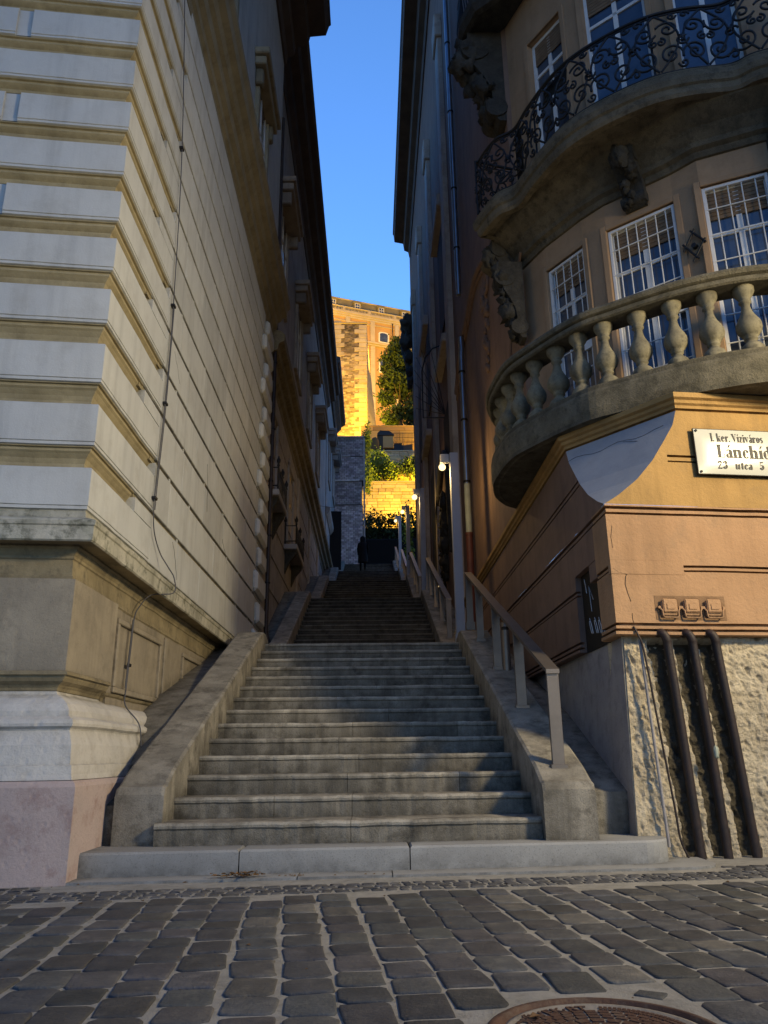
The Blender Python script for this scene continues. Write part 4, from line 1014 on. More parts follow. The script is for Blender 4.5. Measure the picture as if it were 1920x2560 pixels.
# ------------------------------------------------------------------ things on the right building
sg = empty('street_sign', 'white enamel street name plate with black lettering on the orange wall', 'sign', loc=(*FR(1.40, .05), 3.42))
sg.rotation_euler = (PI/2, 0, PH)
W_, H_ = 1.0, .45
g = MB(); g.bbox(-W_/2, W_/2, -H_/2, H_/2, -.022, -.004, .004); g.build('backing', M_BLACK, sg)
g = MB(); n = 24; vs = []; fs = []
for j in range(9):
    for i in range(n+1):
        u, v = -1+2*i/n, -1+2*j/8; bz = .014*(1-abs(u)**6)*(1-abs(v)**4)
        vs.append((u*(W_/2-.008), v*(H_/2-.008), -.003+bz))
for j in range(8):
    for i in range(n): fs.append((j*(n+1)+i, j*(n+1)+i+1, (j+1)*(n+1)+i+1, (j+1)*(n+1)+i))
g.add(vs, fs, 1., True); g.build('plate', M_SIGN, sg)
# hand built condensed Didone lettering
def glyphs():
    G = {}
    T, h_ = .19, .05       # thick stem, hairline (units of cap height 1)
    def R(x0, y0, x1, y1): return [(x0, y0), (x1, y0), (x1, y1), (x0, y1)]
    def ring(cx, cy, rx, ry, a0=0, a1=360, tk=T, th=h_, n=20):
        out = []
        for k in range(n):
            qs = []
            for kk in (k, k+1):
                a = math.radians(a0+(a1-a0)*kk/n); w = th+(tk-th)*abs(math.cos(a))**1.3
                qs.append(((cx+rx*math.cos(a), cy+ry*math.sin(a)), (cx+(rx-w)*math.cos(a), cy+(ry-min(w, h_*1.6))*math.sin(a))))
            out.append([qs[0][0], qs[1][0], qs[1][1], qs[0][1]])
        return out
    def stem(x, y0, y1, s0=1, s1=1, w=T, e=.07):
        o = [R(x, y0, x+w, y1)]
        if s0: o.append(R(x-e, y0, x+w+e, y0+h_))
        if s1 == 1: o.append(R(x-e, y1-h_, x+w+e, y1))
        if s1 == 2: o.append([(x-e, y1-h_*1.5), (x+w, y1-h_*1.5), (x+w, y1), (x-e*.3, y1-h_)])
        return o
    xh = .66
    G['I'] = (stem(.08, 0, 1), .34); G['L'] = (stem(.08, 0, 1)+[R(.2, 0, .55, h_), R(.51, 0, .55, .3)], .60)
    G['.'] = (ring(.1, .07, .075, .075, tk=.075, th=.075), .22); G[' '] = ([], .26)
    G['k'] = (stem(.07, 0, 1, 1, 2)+[[(.22, .28), (.5, .64), (.54, .64), (.26, .28)], [(.28, .36), (.42, 0), (.60, 0), (.38, .44)], R(.36, 0, .64, h_), R(.38, xh-h_, .6, xh)], .64)
    G['e'] = (ring(.26, xh/2, .23, xh/2+.01, 20, 325)+[R(.08, xh/2+.03, .47, xh/2+.065)]+[[(.47, xh/2+.06), (.32, xh/2+.06), (.33, xh-.1), (.44, xh-.14)]], .53)
    G['r'] = (stem(.07, 0, xh, 1, 2)+[[(.22, xh-.2), (.25, xh-.2), (.36, xh-.02), (.3, xh-.02)]]+ring(.39, xh-.09, .08, .085, tk=.08, th=.08), .49)
    G['V'] = ([[(.02, 1), (.22, 1), (.40, .15), (.33, 0)], [(.55, 1), (.585, 1), (.36, 0), (.33, 0)], R(-.03, 1-h_, .28, 1), R(.45, 1-h_, .66, 1)], .66)
    G['v'] = ([[(.01, xh), (.18, xh), (.31, .12), (.25, 0)], [(.42, xh), (.455, xh), (.28, 0), (.25, 0)], R(-.03, xh-h_, .24, xh), R(.34, xh-h_, .51, xh)], .53)
    ac = [[(.12, xh+.1), (.17, xh+.1), (.31, xh+.34), (.2, xh+.34)]]
    G['í'] = (stem(.07, 0, xh, 1, 2)+ac, .32); G['i'] = (stem(.07, 0, xh, 1, 2)+ring(.155, xh+.2, .085, .085, tk=.085, th=.085), .32)
    G['z'] = ([R(.03, xh-h_, .42, xh), R(.03, 0, .43, h_), [(.03, h_), (.2, h_), (.42, xh-h_), (.25, xh-h_)], R(.03, xh-.18, .06, xh), R(.4, 0, .43, .2)], .47)
    aa = stem(.28, 0, xh-.12, 0, 0)+ring(.25, xh-.14, .2, .14, 0, 160, T, h_)+ring(.2, .17, .17, .18, 60, 340, T*.9, h_)+[R(.2, .33, .3, .36), R(.4, 0, .5, h_)]
    G['a'] = (aa, .51); G['á'] = (aa+[[(p[0]+.08, p[1]) for p in ac[0]]], .51)
    G['o'] = (ring(.26, xh/2, .24, xh/2+.01), .53)
    G['s'] = (ring(.22, xh*.74, .17, xh*.27, 30, 250, T*.8, h_)+ring(.22, xh*.27, .18, xh*.28, -150, 80, T*.8, h_)+[[(.06, xh*.68), (.2, xh*.68), (.38, xh*.34), (.24, xh*.34)]], .45)
    G['n'] = (stem(.07, 0, xh, 1, 2)+stem(.40, 0, xh-.1, 1, 0)+ring(.405, xh-.14, .165, .14, 0, 170, T, h_), .68)
    G['h'] = (stem(.07, 0, 1, 1, 2)+stem(.40, 0, xh-.1, 1, 0)+ring(.405, xh-.14, .165, .14, 0, 170, T, h_), .68)
    G['c'] = (ring(.26, xh/2, .23, xh/2+.01, 45, 320)+ring(.38, xh-.15, .07, .07, tk=.07, th=.07), .49)
    G['d'] = (stem(.33, 0, 1, 1, 2)+ring(.25, xh/2, .22, xh/2+.01, 60, 300), .60)
    G['u'] = (stem(.07, .12, xh, 0, 2)+stem(.38, 0, xh, 0, 2)+ring(.235, .14, .165, .15, 180, 360, T*.8, h_)+[R(.5, 0, .6, h_)], .66)
    G['t'] = (stem(.11, .08, xh+.16, 0, 0)+[R(.02, xh-h_, .38, xh)]+ring(.25, .12, .14, .13, 180, 330, T*.8, h_), .42)
    G['2'] = (ring(.24, .78, .2, .22, -10, 170, T, h_)+ring(.12, .78, .085, .085, tk=.085, th=.085)+[[(.30, .62), (.44, .76), (.14, .1), (.05, .08)], R(.04, 0, .46, .11)], .53)
    G['3'] = (ring(.22, .77, .2, .23, -70, 160, T, h_)+ring(.22, .27, .22, .28, -160, 75, T, h_)+ring(.09, .2, .08, .08, tk=.08, th=.08)+ring(.1, .8, .075, .075, tk=.075, th=.075), .53)
    G['5'] = (ring(.23, .3, .22, .31, -155, 130, T, h_)+[R(.07, .5, .1, 1), R(.07, .88, .40, 1)]+ring(.09, .2, .08, .08, tk=.08, th=.08), .53)
    return G
G = glyphs()
g = MB()
def write(txt, x0, x1, yb, cap):
    w = sum(G[c][1] for c in txt); kx = (x1-x0)/w; x = x0
    for c in txt:
        for poly in G[c][0]:
            q = []
            for px, py in poly:
                X = x+px*kx; Y = yb+py*cap; u, v = X/(W_/2), Y/(H_/2); bz = .014*(1-abs(u)**6)*(1-abs(v)**4); q.append((X, Y, .0015+bz))
            g.add(q, [(0, 1, 2, 3)])
        x += G[c][1]*kx
write('I. ker. Víziváros', -.345, .175, .095, .082); write('Lánchíd', -.30, .235, -.062, .125); write('23', -.31, -.205, -.168, .075); write('utca', -.14, .03, -.168, .072); write('5', .10, .15, -.168, .075)
g.build('lettering', M_BLACK, sg)
g = MB()
for x in (-W_/2+.03, W_/2-.03):
    for y in (-H_/2+.025, H_/2-.025): g.lathe([(.012, .0), (.012, .006), (.006, .009)], (x, y, .0), 10)
g.build('screw', M_IRON, sg)
# utility boxes
for i, (s, lb) in enumerate(((.405, 'left one of three small painted utility boxes in the orange wall'), (.605, 'middle one of three small painted utility boxes in the orange wall'), (.805, 'right one of three small painted utility boxes in the orange wall'))):
    o = empty('utility_box', lb, 'utility box', 'three utility boxes in a row', (*FR(s+.075, .0), 1.98)); o.rotation_euler = (PI/2, 0, PH)
    g = MB(); g.bbox(-.072, .072, -.078, .062, -.01, .03, .012); g.build('box_body', M_PEACH, o)
    g = MB(); g.bbox(-.066, .066, -.045, .074, .03, .045, .01); g.bbox(-.035, .035, -.02, .03, .045, .05, .003); g.build('lid', M_PEACH, o)
    g = MB(); g.tube([(-.085, -.0, .02), (-.085, -.015, .03), (-.072, -.03, .035), (-.07, -.075, .035), (-.06, -.088, .035), (.06, -.088, .035), (.07, -.075, .035), (.072, -.03, .035), (.085, -.015, .03), (.085, 0, .02)], .0075, 6)
    for sx in (-1, 1): g.lathe([(.012, .0), (.012, .03)], (sx*.092, .0, 0), 8)
    g.build('clasp', M_PEACH, o)
g = MB(); fbox(g, .36, 1.0, -.02, .0035, 1.875, 2.085, .62, .002); g.build('patch', M_PEACH, R1, 'darker rough patch around the utility boxes')
# cracks
g = MB()
def crack(pts, r=.0022): g.tube([(*FR(s, .001), z) for s, z in pts], r, 4)
crack([(.02, 2.32), (.06, 2.285), (.11, 2.275), (.14, 2.265), (.125, 2.245), (.115, 2.18), (.13, 2.1), (.15, 2.03)], .003); crack([(.15, 1.93), (.148, 1.88), (.155, 1.85)], .003); crack([(.05, 2.9-.2), (.03, 2.6), (.035, 2.5)], .002)
def cpc(z, t, o=.001):
    A = Vector((RC[0], cyv(z))); B = Vector(FR(cs(z))); p = A.lerp(B, t); return (p.x-o, p.y-o, z+o)
g.tube([cpc(3.70+.02*math.sin(t*1.3), t/12) for t in range(0, 12)], .0022, 4); g.tube([cpc(3.70-.012*t, .55+.03*t) for t in range(6)], .002, 4)
g.build('cracks', M_DKST, R1)
# three thick pipes
pls = ['left one of three thick dark pipes down the rubble wall', 'middle one of three thick dark pipes, with a pale patch of paint', 'right one of three thick dark pipes down the rubble wall']
for i, (st_, sb) in enumerate(((.415, .50), (.64, .725), (.85, .965))):
    pts = [(*FR(st_-.045, -.03), 1.765), (*FR(st_-.03, .02), 1.76), (*FR(st_-.005, .035), 1.71), (*FR(st_+.01, .025), 1.58), (*FR((st_+sb)/2+.008, .015), .85), (*FR(sb, .01), -.02)]
    pp = [tuple(p) for p in crom(pts, 6)]
    o = empty('wall_pipe', pls[i], 'pipe', 'three thick pipes on the rubble wall', pp[0]); L = Vector(pp[0])
    g = MB(); g.tube([Vector(p)-L for p in pp], .036, 14); g.build('tube', M_PIPE, o)
    if i == 1:
        g = MB(); a = Vector((*FR(.68, .108), .80))-L; blob(g, a, .03, 8, 1., .5, (.7, .5, 1.7), 3); g.build('paint_patch', M_GRNP, o)
# thin cable and bead
g = MB(); g.tube([tuple(p) for p in crom([(*FR(.145, .01), 1.815), (*FR(.165, .035), 1.74), (*FR(.20, .04), 1.6), (*FR(.255, .04), 1.0), (*FR(.31, .04), .4), (*FR(.33, .04), .15), (*FR(.385, .05), .0)], 6)], .009, 8)
tag(g.build('thin_cable', M_PIPE), 'thin brown cable leaning down the rubble wall beside the corner', 'cable')
g = MB(); g.tube([(*FR(.185, .012), 1.70), (*FR(.235, .03), .1)], .013, 8); tag(g.build('conduit', M_CEM), 'straight pale conduit strip on the rubble wall next to the corner', 'conduit')
# tall zinc downpipe on the right alley wall
dp = pipe('downpipe', 'tall shiny zinc drainpipe on the right wall above a red iron foot', 'drainpipe', [(1.955, 14.8, 25.2), (1.955, 14.8, 10.4)], .058, M_ZINC, (20.5, 19.7, 17.5, 15.4, 13.2, 11.6))
g = MB(); L = dp.location
g.tube([Vector(p)-L for p in ((1.955, 14.8, 9.35), (1.955, 14.8, 9.2), (1.96, 14.78, 9.05), (1.94, 14.75, 8.9), (1.94, 14.75, 6.0))], .06, 14); g.build('lower_pipe', M_ZINC, dp)
g = MB(); g.tube([Vector((1.94, 14.75, 6.0))-L, Vector((1.94, 14.75, 4.95))-L], .062, 14); g.build('green_section', M_GRNP, dp)
g = MB(); g.tube([Vector(p)-L for p in ((1.94, 14.75, 4.98), (1.94, 14.75, 4.92))], .082, 14); g.tube([Vector(p)-L for p in ((1.94, 14.75, 4.92), (1.94, 14.75, 2.3))], .07, 14); g.build('iron_foot', M_REDP, dp)
for z in (8.5, 7.4, 6.05):
    g = MB(); g.lathe([(.063, -.02), (.075, -.018), (.075, .018), (.063, .02)], Vector((1.94, 14.75, z))-L, 14); g.build('bracket', M_IRON, dp)
# fan shaped spiked guard
o = empty('spiked_guard', 'fan shaped black iron spike guard sticking out of the right wall', 'guard', loc=(2.06, 19.5, 9.6))
g = MB(); g.tube([(0, 0, 0), (-.61, 0, 0), (-.61, 0, 1.43), (-.5, 0, 1.85), (-.3, 0, 2.12), (0, 0, 2.25)], .022, 6); g.build('frame', M_IRON, o)
g = MB()
for x, z in ((-.8, .18), (-.8, .55), (-.82, .95), (-.82, 1.35), (-.76, 1.75), (-.62, 2.0), (-.4, 2.3)): g.tube([(0, 0, .1), (x, 0, z+.1)], [.012, .007], 5)
g.build('spikes', M_IRON, o)
# iron cross bracket between the windows
g = MB(); c = Vector((3.55, 7.12, 6.02))
c = Vector((3.585, 7.235, 6.10)); du = Vector((.67, -.74, 0)); dn = Vector((-.74, -.67, 0))
for a_, b_ in (((-.12, -.02), (.03, .20)), ((-.03, -.19), (.13, .03)), ((-.12, .07), (.03, -.18)), ((-.02, .20), (.13, -.02))):
    g.tube([c+du*a_[0]+dn*.03+Vector((0, 0, a_[1])), c+du*b_[0]+dn*.03+Vector((0, 0, b_[1]))], .013, 5)
g.tube([c-dn*.02, c+dn*.045], .03, 6)
tag(g.build('iron_anchor', M_IRON), 'rusty crossed iron wall anchor between the two right balcony windows', 'wall anchor')
# overhead wire
g = MB(); g.tube([(-2.2, 29.5, 10.35), (-.3, 30.0, 10.22), (1.42, 30, 10.32)], .008, 4); tag(g.build('overhead_wire', M_STEEL), 'thin wire strung across the alley to the third lamp post', 'wire')
# fallen leaves
g = MB()
for k in range(70):
    x, y = -.88+random.gauss(0, .09), 5.80+random.gauss(0, .03); a_ = uni(0, 6.3); s_ = uni(.012, .03); z = .03+rnd()*.022
    g.add([(x+s_*math.cos(a_), y+s_*math.sin(a_), z), (x-s_*.5*math.sin(a_), y+s_*.5*math.cos(a_), z+uni(0, .012)), (x-s_*math.cos(a_), y-s_*math.sin(a_), z), (x+s_*.5*math.sin(a_), y-s_*.5*math.cos(a_), z+uni(0, .012))], [(0, 1, 2, 3)])
for k in range(14):
    x, y = uni(-.7, .2), 5.83+uni(-.03, .02); g.add([(x, y, .026), (x+.015, y+.006, .032), (x+.02, y-.008, .027)], [(0, 1, 2)])
for k in range(90):
    x, y = uni(-2.2, 2.6), uni(2.6, 5.7); a_ = uni(0, 6.3); s_ = uni(.002, .007) if k > 9 else uni(.012, .022)
    g.add([(x+s_*math.cos(a_), y+s_*math.sin(a_), .014), (x-s_*.6*math.sin(a_), y+s_*.6*math.cos(a_), .014+s_*.5), (x-s_*math.cos(a_), y-s_*math.sin(a_), .014), (x+s_*.6*math.sin(a_), y-s_*.6*math.cos(a_), .014+s_*.3)], [(0, 1, 2, 3)])
tag(g.build('fallen_leaves', M_DRYL), 'dry brown leaves, heaped against the bottom step and scattered on the setts', 'leaves', kind='stuff')

# ================================================================== PERSON
def skin(name, verts, edges, radii, m, parent=None, sub=2):
    me = bpy.data.meshes.new(name); me.from_pydata(verts, edges, []); me.update(); me.materials.append(m)
    ob = bpy.data.objects.new(name, me); col.objects.link(ob)
    md = ob.modifiers.new('skin', 'SKIN'); 
    for v, r in zip(me.skin_vertices[0].data, radii): v.radius = r if isinstance(r, tuple) else (r, r)
    me.skin_vertices[0].data[0].use_root = True
    s = ob.modifiers.new('sub', 'SUBSURF'); s.levels = sub; s.render_levels = sub; md.use_smooth_shade = True
    if parent: ob.parent = parent
    return ob
V_ = [(0, 0, .95), (0, 0, 1.15), (0, -.02, 1.34), (0, 0, 1.44), (0, .01, 1.50), (0, .02, 1.60), (0, .02, 1.66),
      (-.10, 0, .86), (-.11, -.05, .48), (-.11, .02, .09), (-.11, -.06+.16, .04), (.10, 0, .86), (.10, .10, .50), (.10, .05, .14), (.10, .19, .10),
      (-.19, 0, 1.36), (-.25, -.03, 1.10), (-.23, .06, .90), (-.23, .09, .80), (.19, 0, 1.36), (.26, -.02, 1.10), (.24, .07, .90), (.24, .10, .80)]
E_ = [(0, 1), (1, 2), (2, 3), (3, 4), (4, 5), (5, 6), (0, 7), (7, 8), (8, 9), (9, 10), (0, 11), (11, 12), (12, 13), (13, 14), (2, 15), (15, 16), (16, 17), (17, 18), (2, 19), (19, 20), (20, 21), (21, 22)]
R_ = [(.17, .12), (.15, .11), (.16, .11), (.06, .06), (.065, .065), (.095, .1), (.07, .08), .09, .065, .045, .04, .09, .065, .045, .04, .06, .05, .04, .03, .06, .05, .04, .03]
pe = skin('person', V_, E_, R_, M_COAT)
pe.location = (-.40, 36.75, 9.34); tag(pe, 'person in a long dark hooded coat at the top of the steps, seen from behind', 'person')
g = MB(); g.lathe([(.24, .42), (.235, .6), (.215, .9), (.20, 1.1), (.21, 1.3), (.17, 1.42), (.08, 1.47)], (0, 0, 0), 20)
g.v = [(x, y*.72, z) for x, y, z in g.v]; g.build('coat', M_COAT, pe)
g = MB(); g.lathe([(.10, 1.42), (.135, 1.5), (.14, 1.6), (.115, 1.69), (.06, 1.735), (.01, 1.745)], (0, 0, 0), 16); g.v = [(x, y-.0, z) for x, y, z in g.v]; g.build('hood', M_COAT, pe)

# ================================================================== VEGETATION
def leaves(g, c, rad, n, size, seed=0, tint=(.6, 1.5), dens=None):
    c = Vector(c)
    cl = [Vector((uni(-1, 1), uni(-1, 1), uni(-1, 1))) for _ in range(60)]
    cl = [v.normalized()*uni(.35, 1.0) for v in cl if v.length > .05]
    for _ in range(n):
        k = random.choice(cl); o_ = Vector((random.gauss(0, .2), random.gauss(0, .2), random.gauss(0, .17)))
        v = k+o_; p = c+Vector((v.x*rad[0], v.y*rad[1], v.z*rad[2]))
        t = tint[0]+(tint[1]-tint[0])*max(0, min(1, .5+.35*k.z+.5*noise.noise(k*3+Vector((seed, 0, 0)))+uni(-.1, .1)))
        a = Vector((uni(-1, 1), uni(-1, 1), uni(-1, 1))).normalized(); b = a.cross(Vector((uni(-1, 1), uni(-1, 1), uni(-1, 1)))).normalized()
        s_ = size*uni(.6, 1.4)
        g.add([p+a*s_, p+b*s_*.5, p-a*s_, p-b*s_*.5], [(0, 1, 2, 3)], (t, t, t*.9))
tr = empty('castle_tree', 'big dense tree standing between the stone bastion and the terrace', 'tree', loc=(3.3, 80, 33))
g = MB(); g.tube([(0.1, 0, -1), (.15, 0, 2), (0, 0, 5), (.3, 0, 9), (.2, 0, 12)], [.28, .24, .2, .14, .05], 8)
for a_ in range(9): z = uni(3, 9); an = uni(0, 6.3); g.tube([(.1, 0, z), (.1+1.2*math.cos(an), 1.2*math.sin(an), z+1), (.1+2*math.cos(an), 2*math.sin(an), z+1.6)], [.1, .06, .02], 5)
g.build('trunk', M_BARK, tr)
g = MB()
for c, r, n in (((.2, 0, 12.4), (1.5, 1.5, 1.5), 1500), ((-.5, 0, 10.6), (1.7, 1.6, 1.6), 1900), ((1.3, 0, 10.2), (1.7, 1.7, 1.9), 1800), ((-.6, 0, 8.2), (1.9, 1.6, 1.5), 2000), ((1.3, 0, 7.2), (1.9, 1.7, 1.7), 1900), ((-1.6, 0, 6.3), (1.0, 1.2, .9), 900), ((-.6, 0, 4.2), (1.5, 1.4, 1.2), 1300), ((1.5, 0, 4.2), (1.6, 1.5, 1.5), 1300), ((1.6, 0, 2.4), (.7, .8, .9), 400)):
    leaves(g, c, r, n, .2, c[2])
g.build('crown', M_LEAF, tr)
def bush(name, label, loc, parts, m, size, grp=None):
    o = empty(name, label, 'bush', grp, loc); g = MB()
    for c, r, n in parts: leaves(g, c, r, n, size, c[0])
    g.build('foliage', m, o)
    g = MB()
    for k in range(5): g.tube([(uni(-.2, .2), 0, -1.2), (uni(-.6, .6), 0, .3)], [.06, .02], 5)
    g.build('stem', M_BARK, o); return o
bush('bush', 'bright green bush glowing on the ledge between the yellow retaining walls', (.9, 65, 25.3), [((0, 0, .3), (1.2, 1, 1.4), 1500), ((-.9, 0, -.7), (.9, .8, 1.0), 900), ((.9, 0, -.4), (.9, .8, .8), 800), ((-.8, 0, -2.2), (.5, .6, .6), 350)], M_LEAF2, .13)
bush('bush', 'smaller dark green bush at the right end of the yellow ledge', (3.6, 65, 25.3), [((0, 0, 0), (1.0, .9, .9), 900), ((.6, 0, .6), (.6, .6, .5), 400)], M_LEAF, .13)
bush('climbing_plant', 'green creeper hanging down beside the brick wall', (-.3, 60, 25.5), [((0, 0, 0), (.35, .5, 2.2), 700), ((.1, 0, -3.2), (.4, .5, 1.4), 500)], M_LEAF2, .12)
hd = empty('dark_hedge', 'wide dark hedge in shadow behind the top of the steps', 'hedge', loc=(1.5, 54, 12)); g = MB()
for x in range(-2, 6):
    for z in (0.5, 2.5, 4.5): leaves(g, (x*.8-.5, uni(-.3, .3), z+.2), (.75, .8, 1.1), 420, .12, x+z, (.3, 1.1))
g.build('foliage', M_LEAF, hd)
g = MB(); g.box(-2.5, 4.5, .3, .6, -1, 4.6); g.build('stem', M_ROOM, hd)  # dark sheet behind the leaves, painting the hedge's inner shade
g = MB(); g.bbox(-.4, 4.5, 50.0, 50.3, 11.0, 14.6, .05, .15); tag(g.build('shadowed_wall', M_ROOM), 'low wall coloured black for shade at the end of the stairway', 'wall')  # near-black colour stands in for deep shade here
g = MB()
rt = empty('ivy_patch', 'sparse ivy behind the farthest lamp post at the right', 'ivy', loc=(2.2, 44, 12)); g = MB(); leaves(g, (0, 0, .5), (.3, .5, 2.6), 500, .1, 3); g.build('foliage', M_LEAF2, rt)

# ================================================================== HILLSIDE, RETAINING WALLS, CASTLE
g = MB(); g.add([(-60, 46, 11.6), (60, 46, 11.6), (60, 59, 13), (-60, 59, 13)], [(0, 1, 2, 3)]); g.add([(-60, 60.5, 19), (60, 60.5, 19), (60, 66, 21.8), (-60, 66, 21.8)], [(0, 1, 2, 3)])
g.add([(-60, 66.6, 26.5), (60, 66.6, 26.5), (60, 72, 28.8), (-60, 72, 28.8)], [(0, 1, 2, 3)]); g.add([(-60, 72.5, 29.4), (60, 72.5, 29.4), (60, 90, 34), (60, 130, 48), (-60, 130, 48), (-60, 90, 34)], [(0, 1, 2, 5), (5, 2, 3, 4)])
struct(g, 'hillside', M_BARK)
def stonewall(name, label, x0, x1, y, z0, z1, bw, bh, m=M_CAST, tint=1.):
    o = empty(name, label, 'wall', loc=(0, y, 0)); g = MB(); g.box(x0, x1, 0, .8, z0, z1, tint*.5); z = z0; r = 0
    while z < z1-.02:
        h = min(bh*uni(.8, 1.2), z1-z); x = x0-uni(0, bw)
        while x < x1:
            w = bw*uni(.6, 1.5); a = max(x, x0); b = min(x+w, x1)
            if b-a > .06: k = tint*uni(.7, 1.25); g.bbox(a+.015, b-.015, -.06-.05*rnd(), .05, z+.012, z+h-.012, .02, (k, k*uni(.92, 1), k*uni(.85, 1)))
            x += w
        z += h; r += 1
    g.build('stonework', m, o); g = MB(); g.bbox(x0, x1, -.15, .9, z1, z1+.12, .03, tint*1.1); g.build('coping', m, o); return o
stonewall('retaining_wall', 'lowest yellow lit stone retaining wall above the dark hedge', -2.5, 7, 60, 14, 22.1, .75, .30)
stonewall('retaining_wall', 'middle yellow lit stone retaining wall behind the bright bush', -2.5, 8, 66.2, 20.5, 27.3, .8, .34)
stonewall('terrace_wall', 'plain dark stone terrace wall below the castle tree', .2, 8, 72.2, 27.5, 29.7, .8, .36, M_CAST, .5)
tw = stonewall('garden_wall', 'ochre garden wall behind the dark shed and fence', -1, 8.5, 76.5, 29, 34.3, 2.5, 1.2, M_PAL)
sh = empty('garden_shed', 'dark flat roofed shed with a lit wall panel on the castle terrace', 'shed', loc=(0, 72.8, 0))
g = MB(); g.bbox(.75, 1.35, 0, 1.4, 29.7, 32.0, .03, .12); g.bbox(.75, 3.2, .2, 1.4, 29.7, 31.0, .03, .06); g.build('wall', M_PALT, sh)
g = MB(); g.extr([(.7, -.1, 31.95), (1.0, -.1, 32.25), (1.9, -.1, 32.2), (2.4, -.1, 31.85), (2.4, -.1, 31.72), (.7, -.1, 31.75)], (0, 1.6, 0)); g.build('roof', M_IRON, sh)
g = MB(); g.bbox(1.28, 2.35, -.02, .2, 30.4, 31.68, .02); g.build('lit_panel', M_PAL, sh)
pa_ = empty('folded_parasol', 'dark tarpaulin parasol beside the shed on the castle terrace', 'parasol', loc=(3.3, 72.6, 29.7))
g = MB(); g.tube([(0, 0, 0), (0, 0, 2.2)], .04, 6); g.build('pole', M_IRON, pa_)
g = MB(); g.add([(-.95, 0, 1.0), (0, -.3, .75), (.95, 0, 1.0), (.95, 0, 0), (-.95, 0, 0), (0, -.3, 0)], [(0, 1, 5, 4), (1, 2, 3, 5)]); g.build('cover', M_IRON, pa_)
fe = empty('iron_fence', 'black iron fence in front of the castle tree', 'fence', loc=(2.4, 74, 31.2))
g = MB(); g.tube([(0, 0, 1.3), (3, 0, 1.3)], .03, 5); g.tube([(0, 0, .3), (3, 0, .3)], .03, 5); g.tube([(0, 0, .8), (3, 0, .8)], .02, 5)
for k in range(22): g.tube([(k*.14, 0, 0), (k*.14, 0, 1.3)], .018, 5)
g.build('bars', M_IRON, fe)
hu = empty('stone_post', 'rounded dark stone post at the left end of the terrace', 'post', loc=(.45, 71.8, 29.7)); g = MB(); g.lathe([(.42, 0), (.42, .9), (.36, 1.15), (.2, 1.35), (.02, 1.42)], (0, 0, 0), 14, .3); g.build('body', M_PAL, hu)
# bastion
ba = empty('bastion', 'tall battered stone bastion lit yellow by floodlights', 'bastion', loc=(0, 85, 0))
g = MB(); x0, x1 = -5.5, -.38
# core with side face receding
g.extr([(x0, 0, 30), (x1, 0, 30), (x1, 0, 51.9), (x0, 0, 51.9)], (0, 9, 0), .5); z = 30; 
g.add([(x1, 0, 30), (x1+2.2, 8, 30), (x1+.25, 8, 51.6), (x1, 0, 51.8)], [(0, 1, 2, 3)], .9)
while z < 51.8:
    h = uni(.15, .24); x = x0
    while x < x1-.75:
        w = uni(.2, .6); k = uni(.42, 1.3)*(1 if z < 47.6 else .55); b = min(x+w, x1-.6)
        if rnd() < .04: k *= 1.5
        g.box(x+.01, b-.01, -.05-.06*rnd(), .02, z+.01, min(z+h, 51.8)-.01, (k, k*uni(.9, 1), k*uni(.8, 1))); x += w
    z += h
z = 30; i = 0
while z < 51.3:
    h = .62; w = (1.5 if i % 2 else .95); k = uni(1.15, 1.45); g.bbox(x1-w, x1+.02, -.14, .3, z+.02, z+h-.02, .03, k); z += h; i += 1
    if z > 44 : g.bbox(-4.4, -4.4+(.9 if i % 2 else 1.3), -.12, .1, z+.02, z+h-.02, .03, k*.95)
g.build('stonework', M_CAST, ba)
g = MB(); g.bbox(x0, x1+.1, -.2, .5, 51.85, 52.05, .04); g.build('coping', M_CAST, ba)
# palace
pc = empty('palace', 'long floodlit ochre palace with dormers and a balustrade on the hill', 'palace', loc=(0, 110, 0)); pc.rotation_euler = (0, 0, math.radians(19))
g = MB(); g.box(-30, 40, 0, 20, 40, 67.6); g.build('wall', M_PAL, pc)
g = MB(); g.extr([(-30, .25, 68.3), (40, .25, 68.3), (40, .6, 70.9), (-30, .6, 70.9)], (0, 14, 0)); g.build('roof', M_ROOF, pc)
g = MB(); g.tube([(-30, .6, 70.95), (40, .6, 70.95)], .12, 6); g.build('ridge', M_PALT, pc)
g = MB()
for z0, z1, d in ((67.3, 67.6, .15), (67.6, 67.9, .3), (67.9, 68.25, .45), (62.9, 63.15, .35), (63.15, 63.45, .6), (63.45, 63.6, .35), (66.6, 66.75, .15)): g.bbox(-30, 40, -d, .2, z0, z1, .03)
for s in range(-7, 9): g.bbox(s*4.15+.1, s*4.15+.85, -.22, .1, 63.6, 67.3, .03); g.bbox(s*4.15+.1, s*4.15+.85, -.22, .1, 50, 62.9, .03)
g.build('cornices', M_PALT, pc)
g = MB(); g.bbox(-30, 40, -.42, -.1, 68.95, 69.1, .03); g.bbox(-30, 40, -.42, -.1, 68.25, 68.38, .03)
x = -9
while x < 16:
    if int((x+9)/.24) % 18 < 2: g.bbox(x, x+.22, -.45, -.08, 68.38, 68.95, .02)
    else: g.lathe([(.05, 0), (.085, .15), (.04, .4), (.07, .57)], (x+.1, -.25, 68.38), 6)
    x += .24
g.build('balustrade', M_PALT, pc)
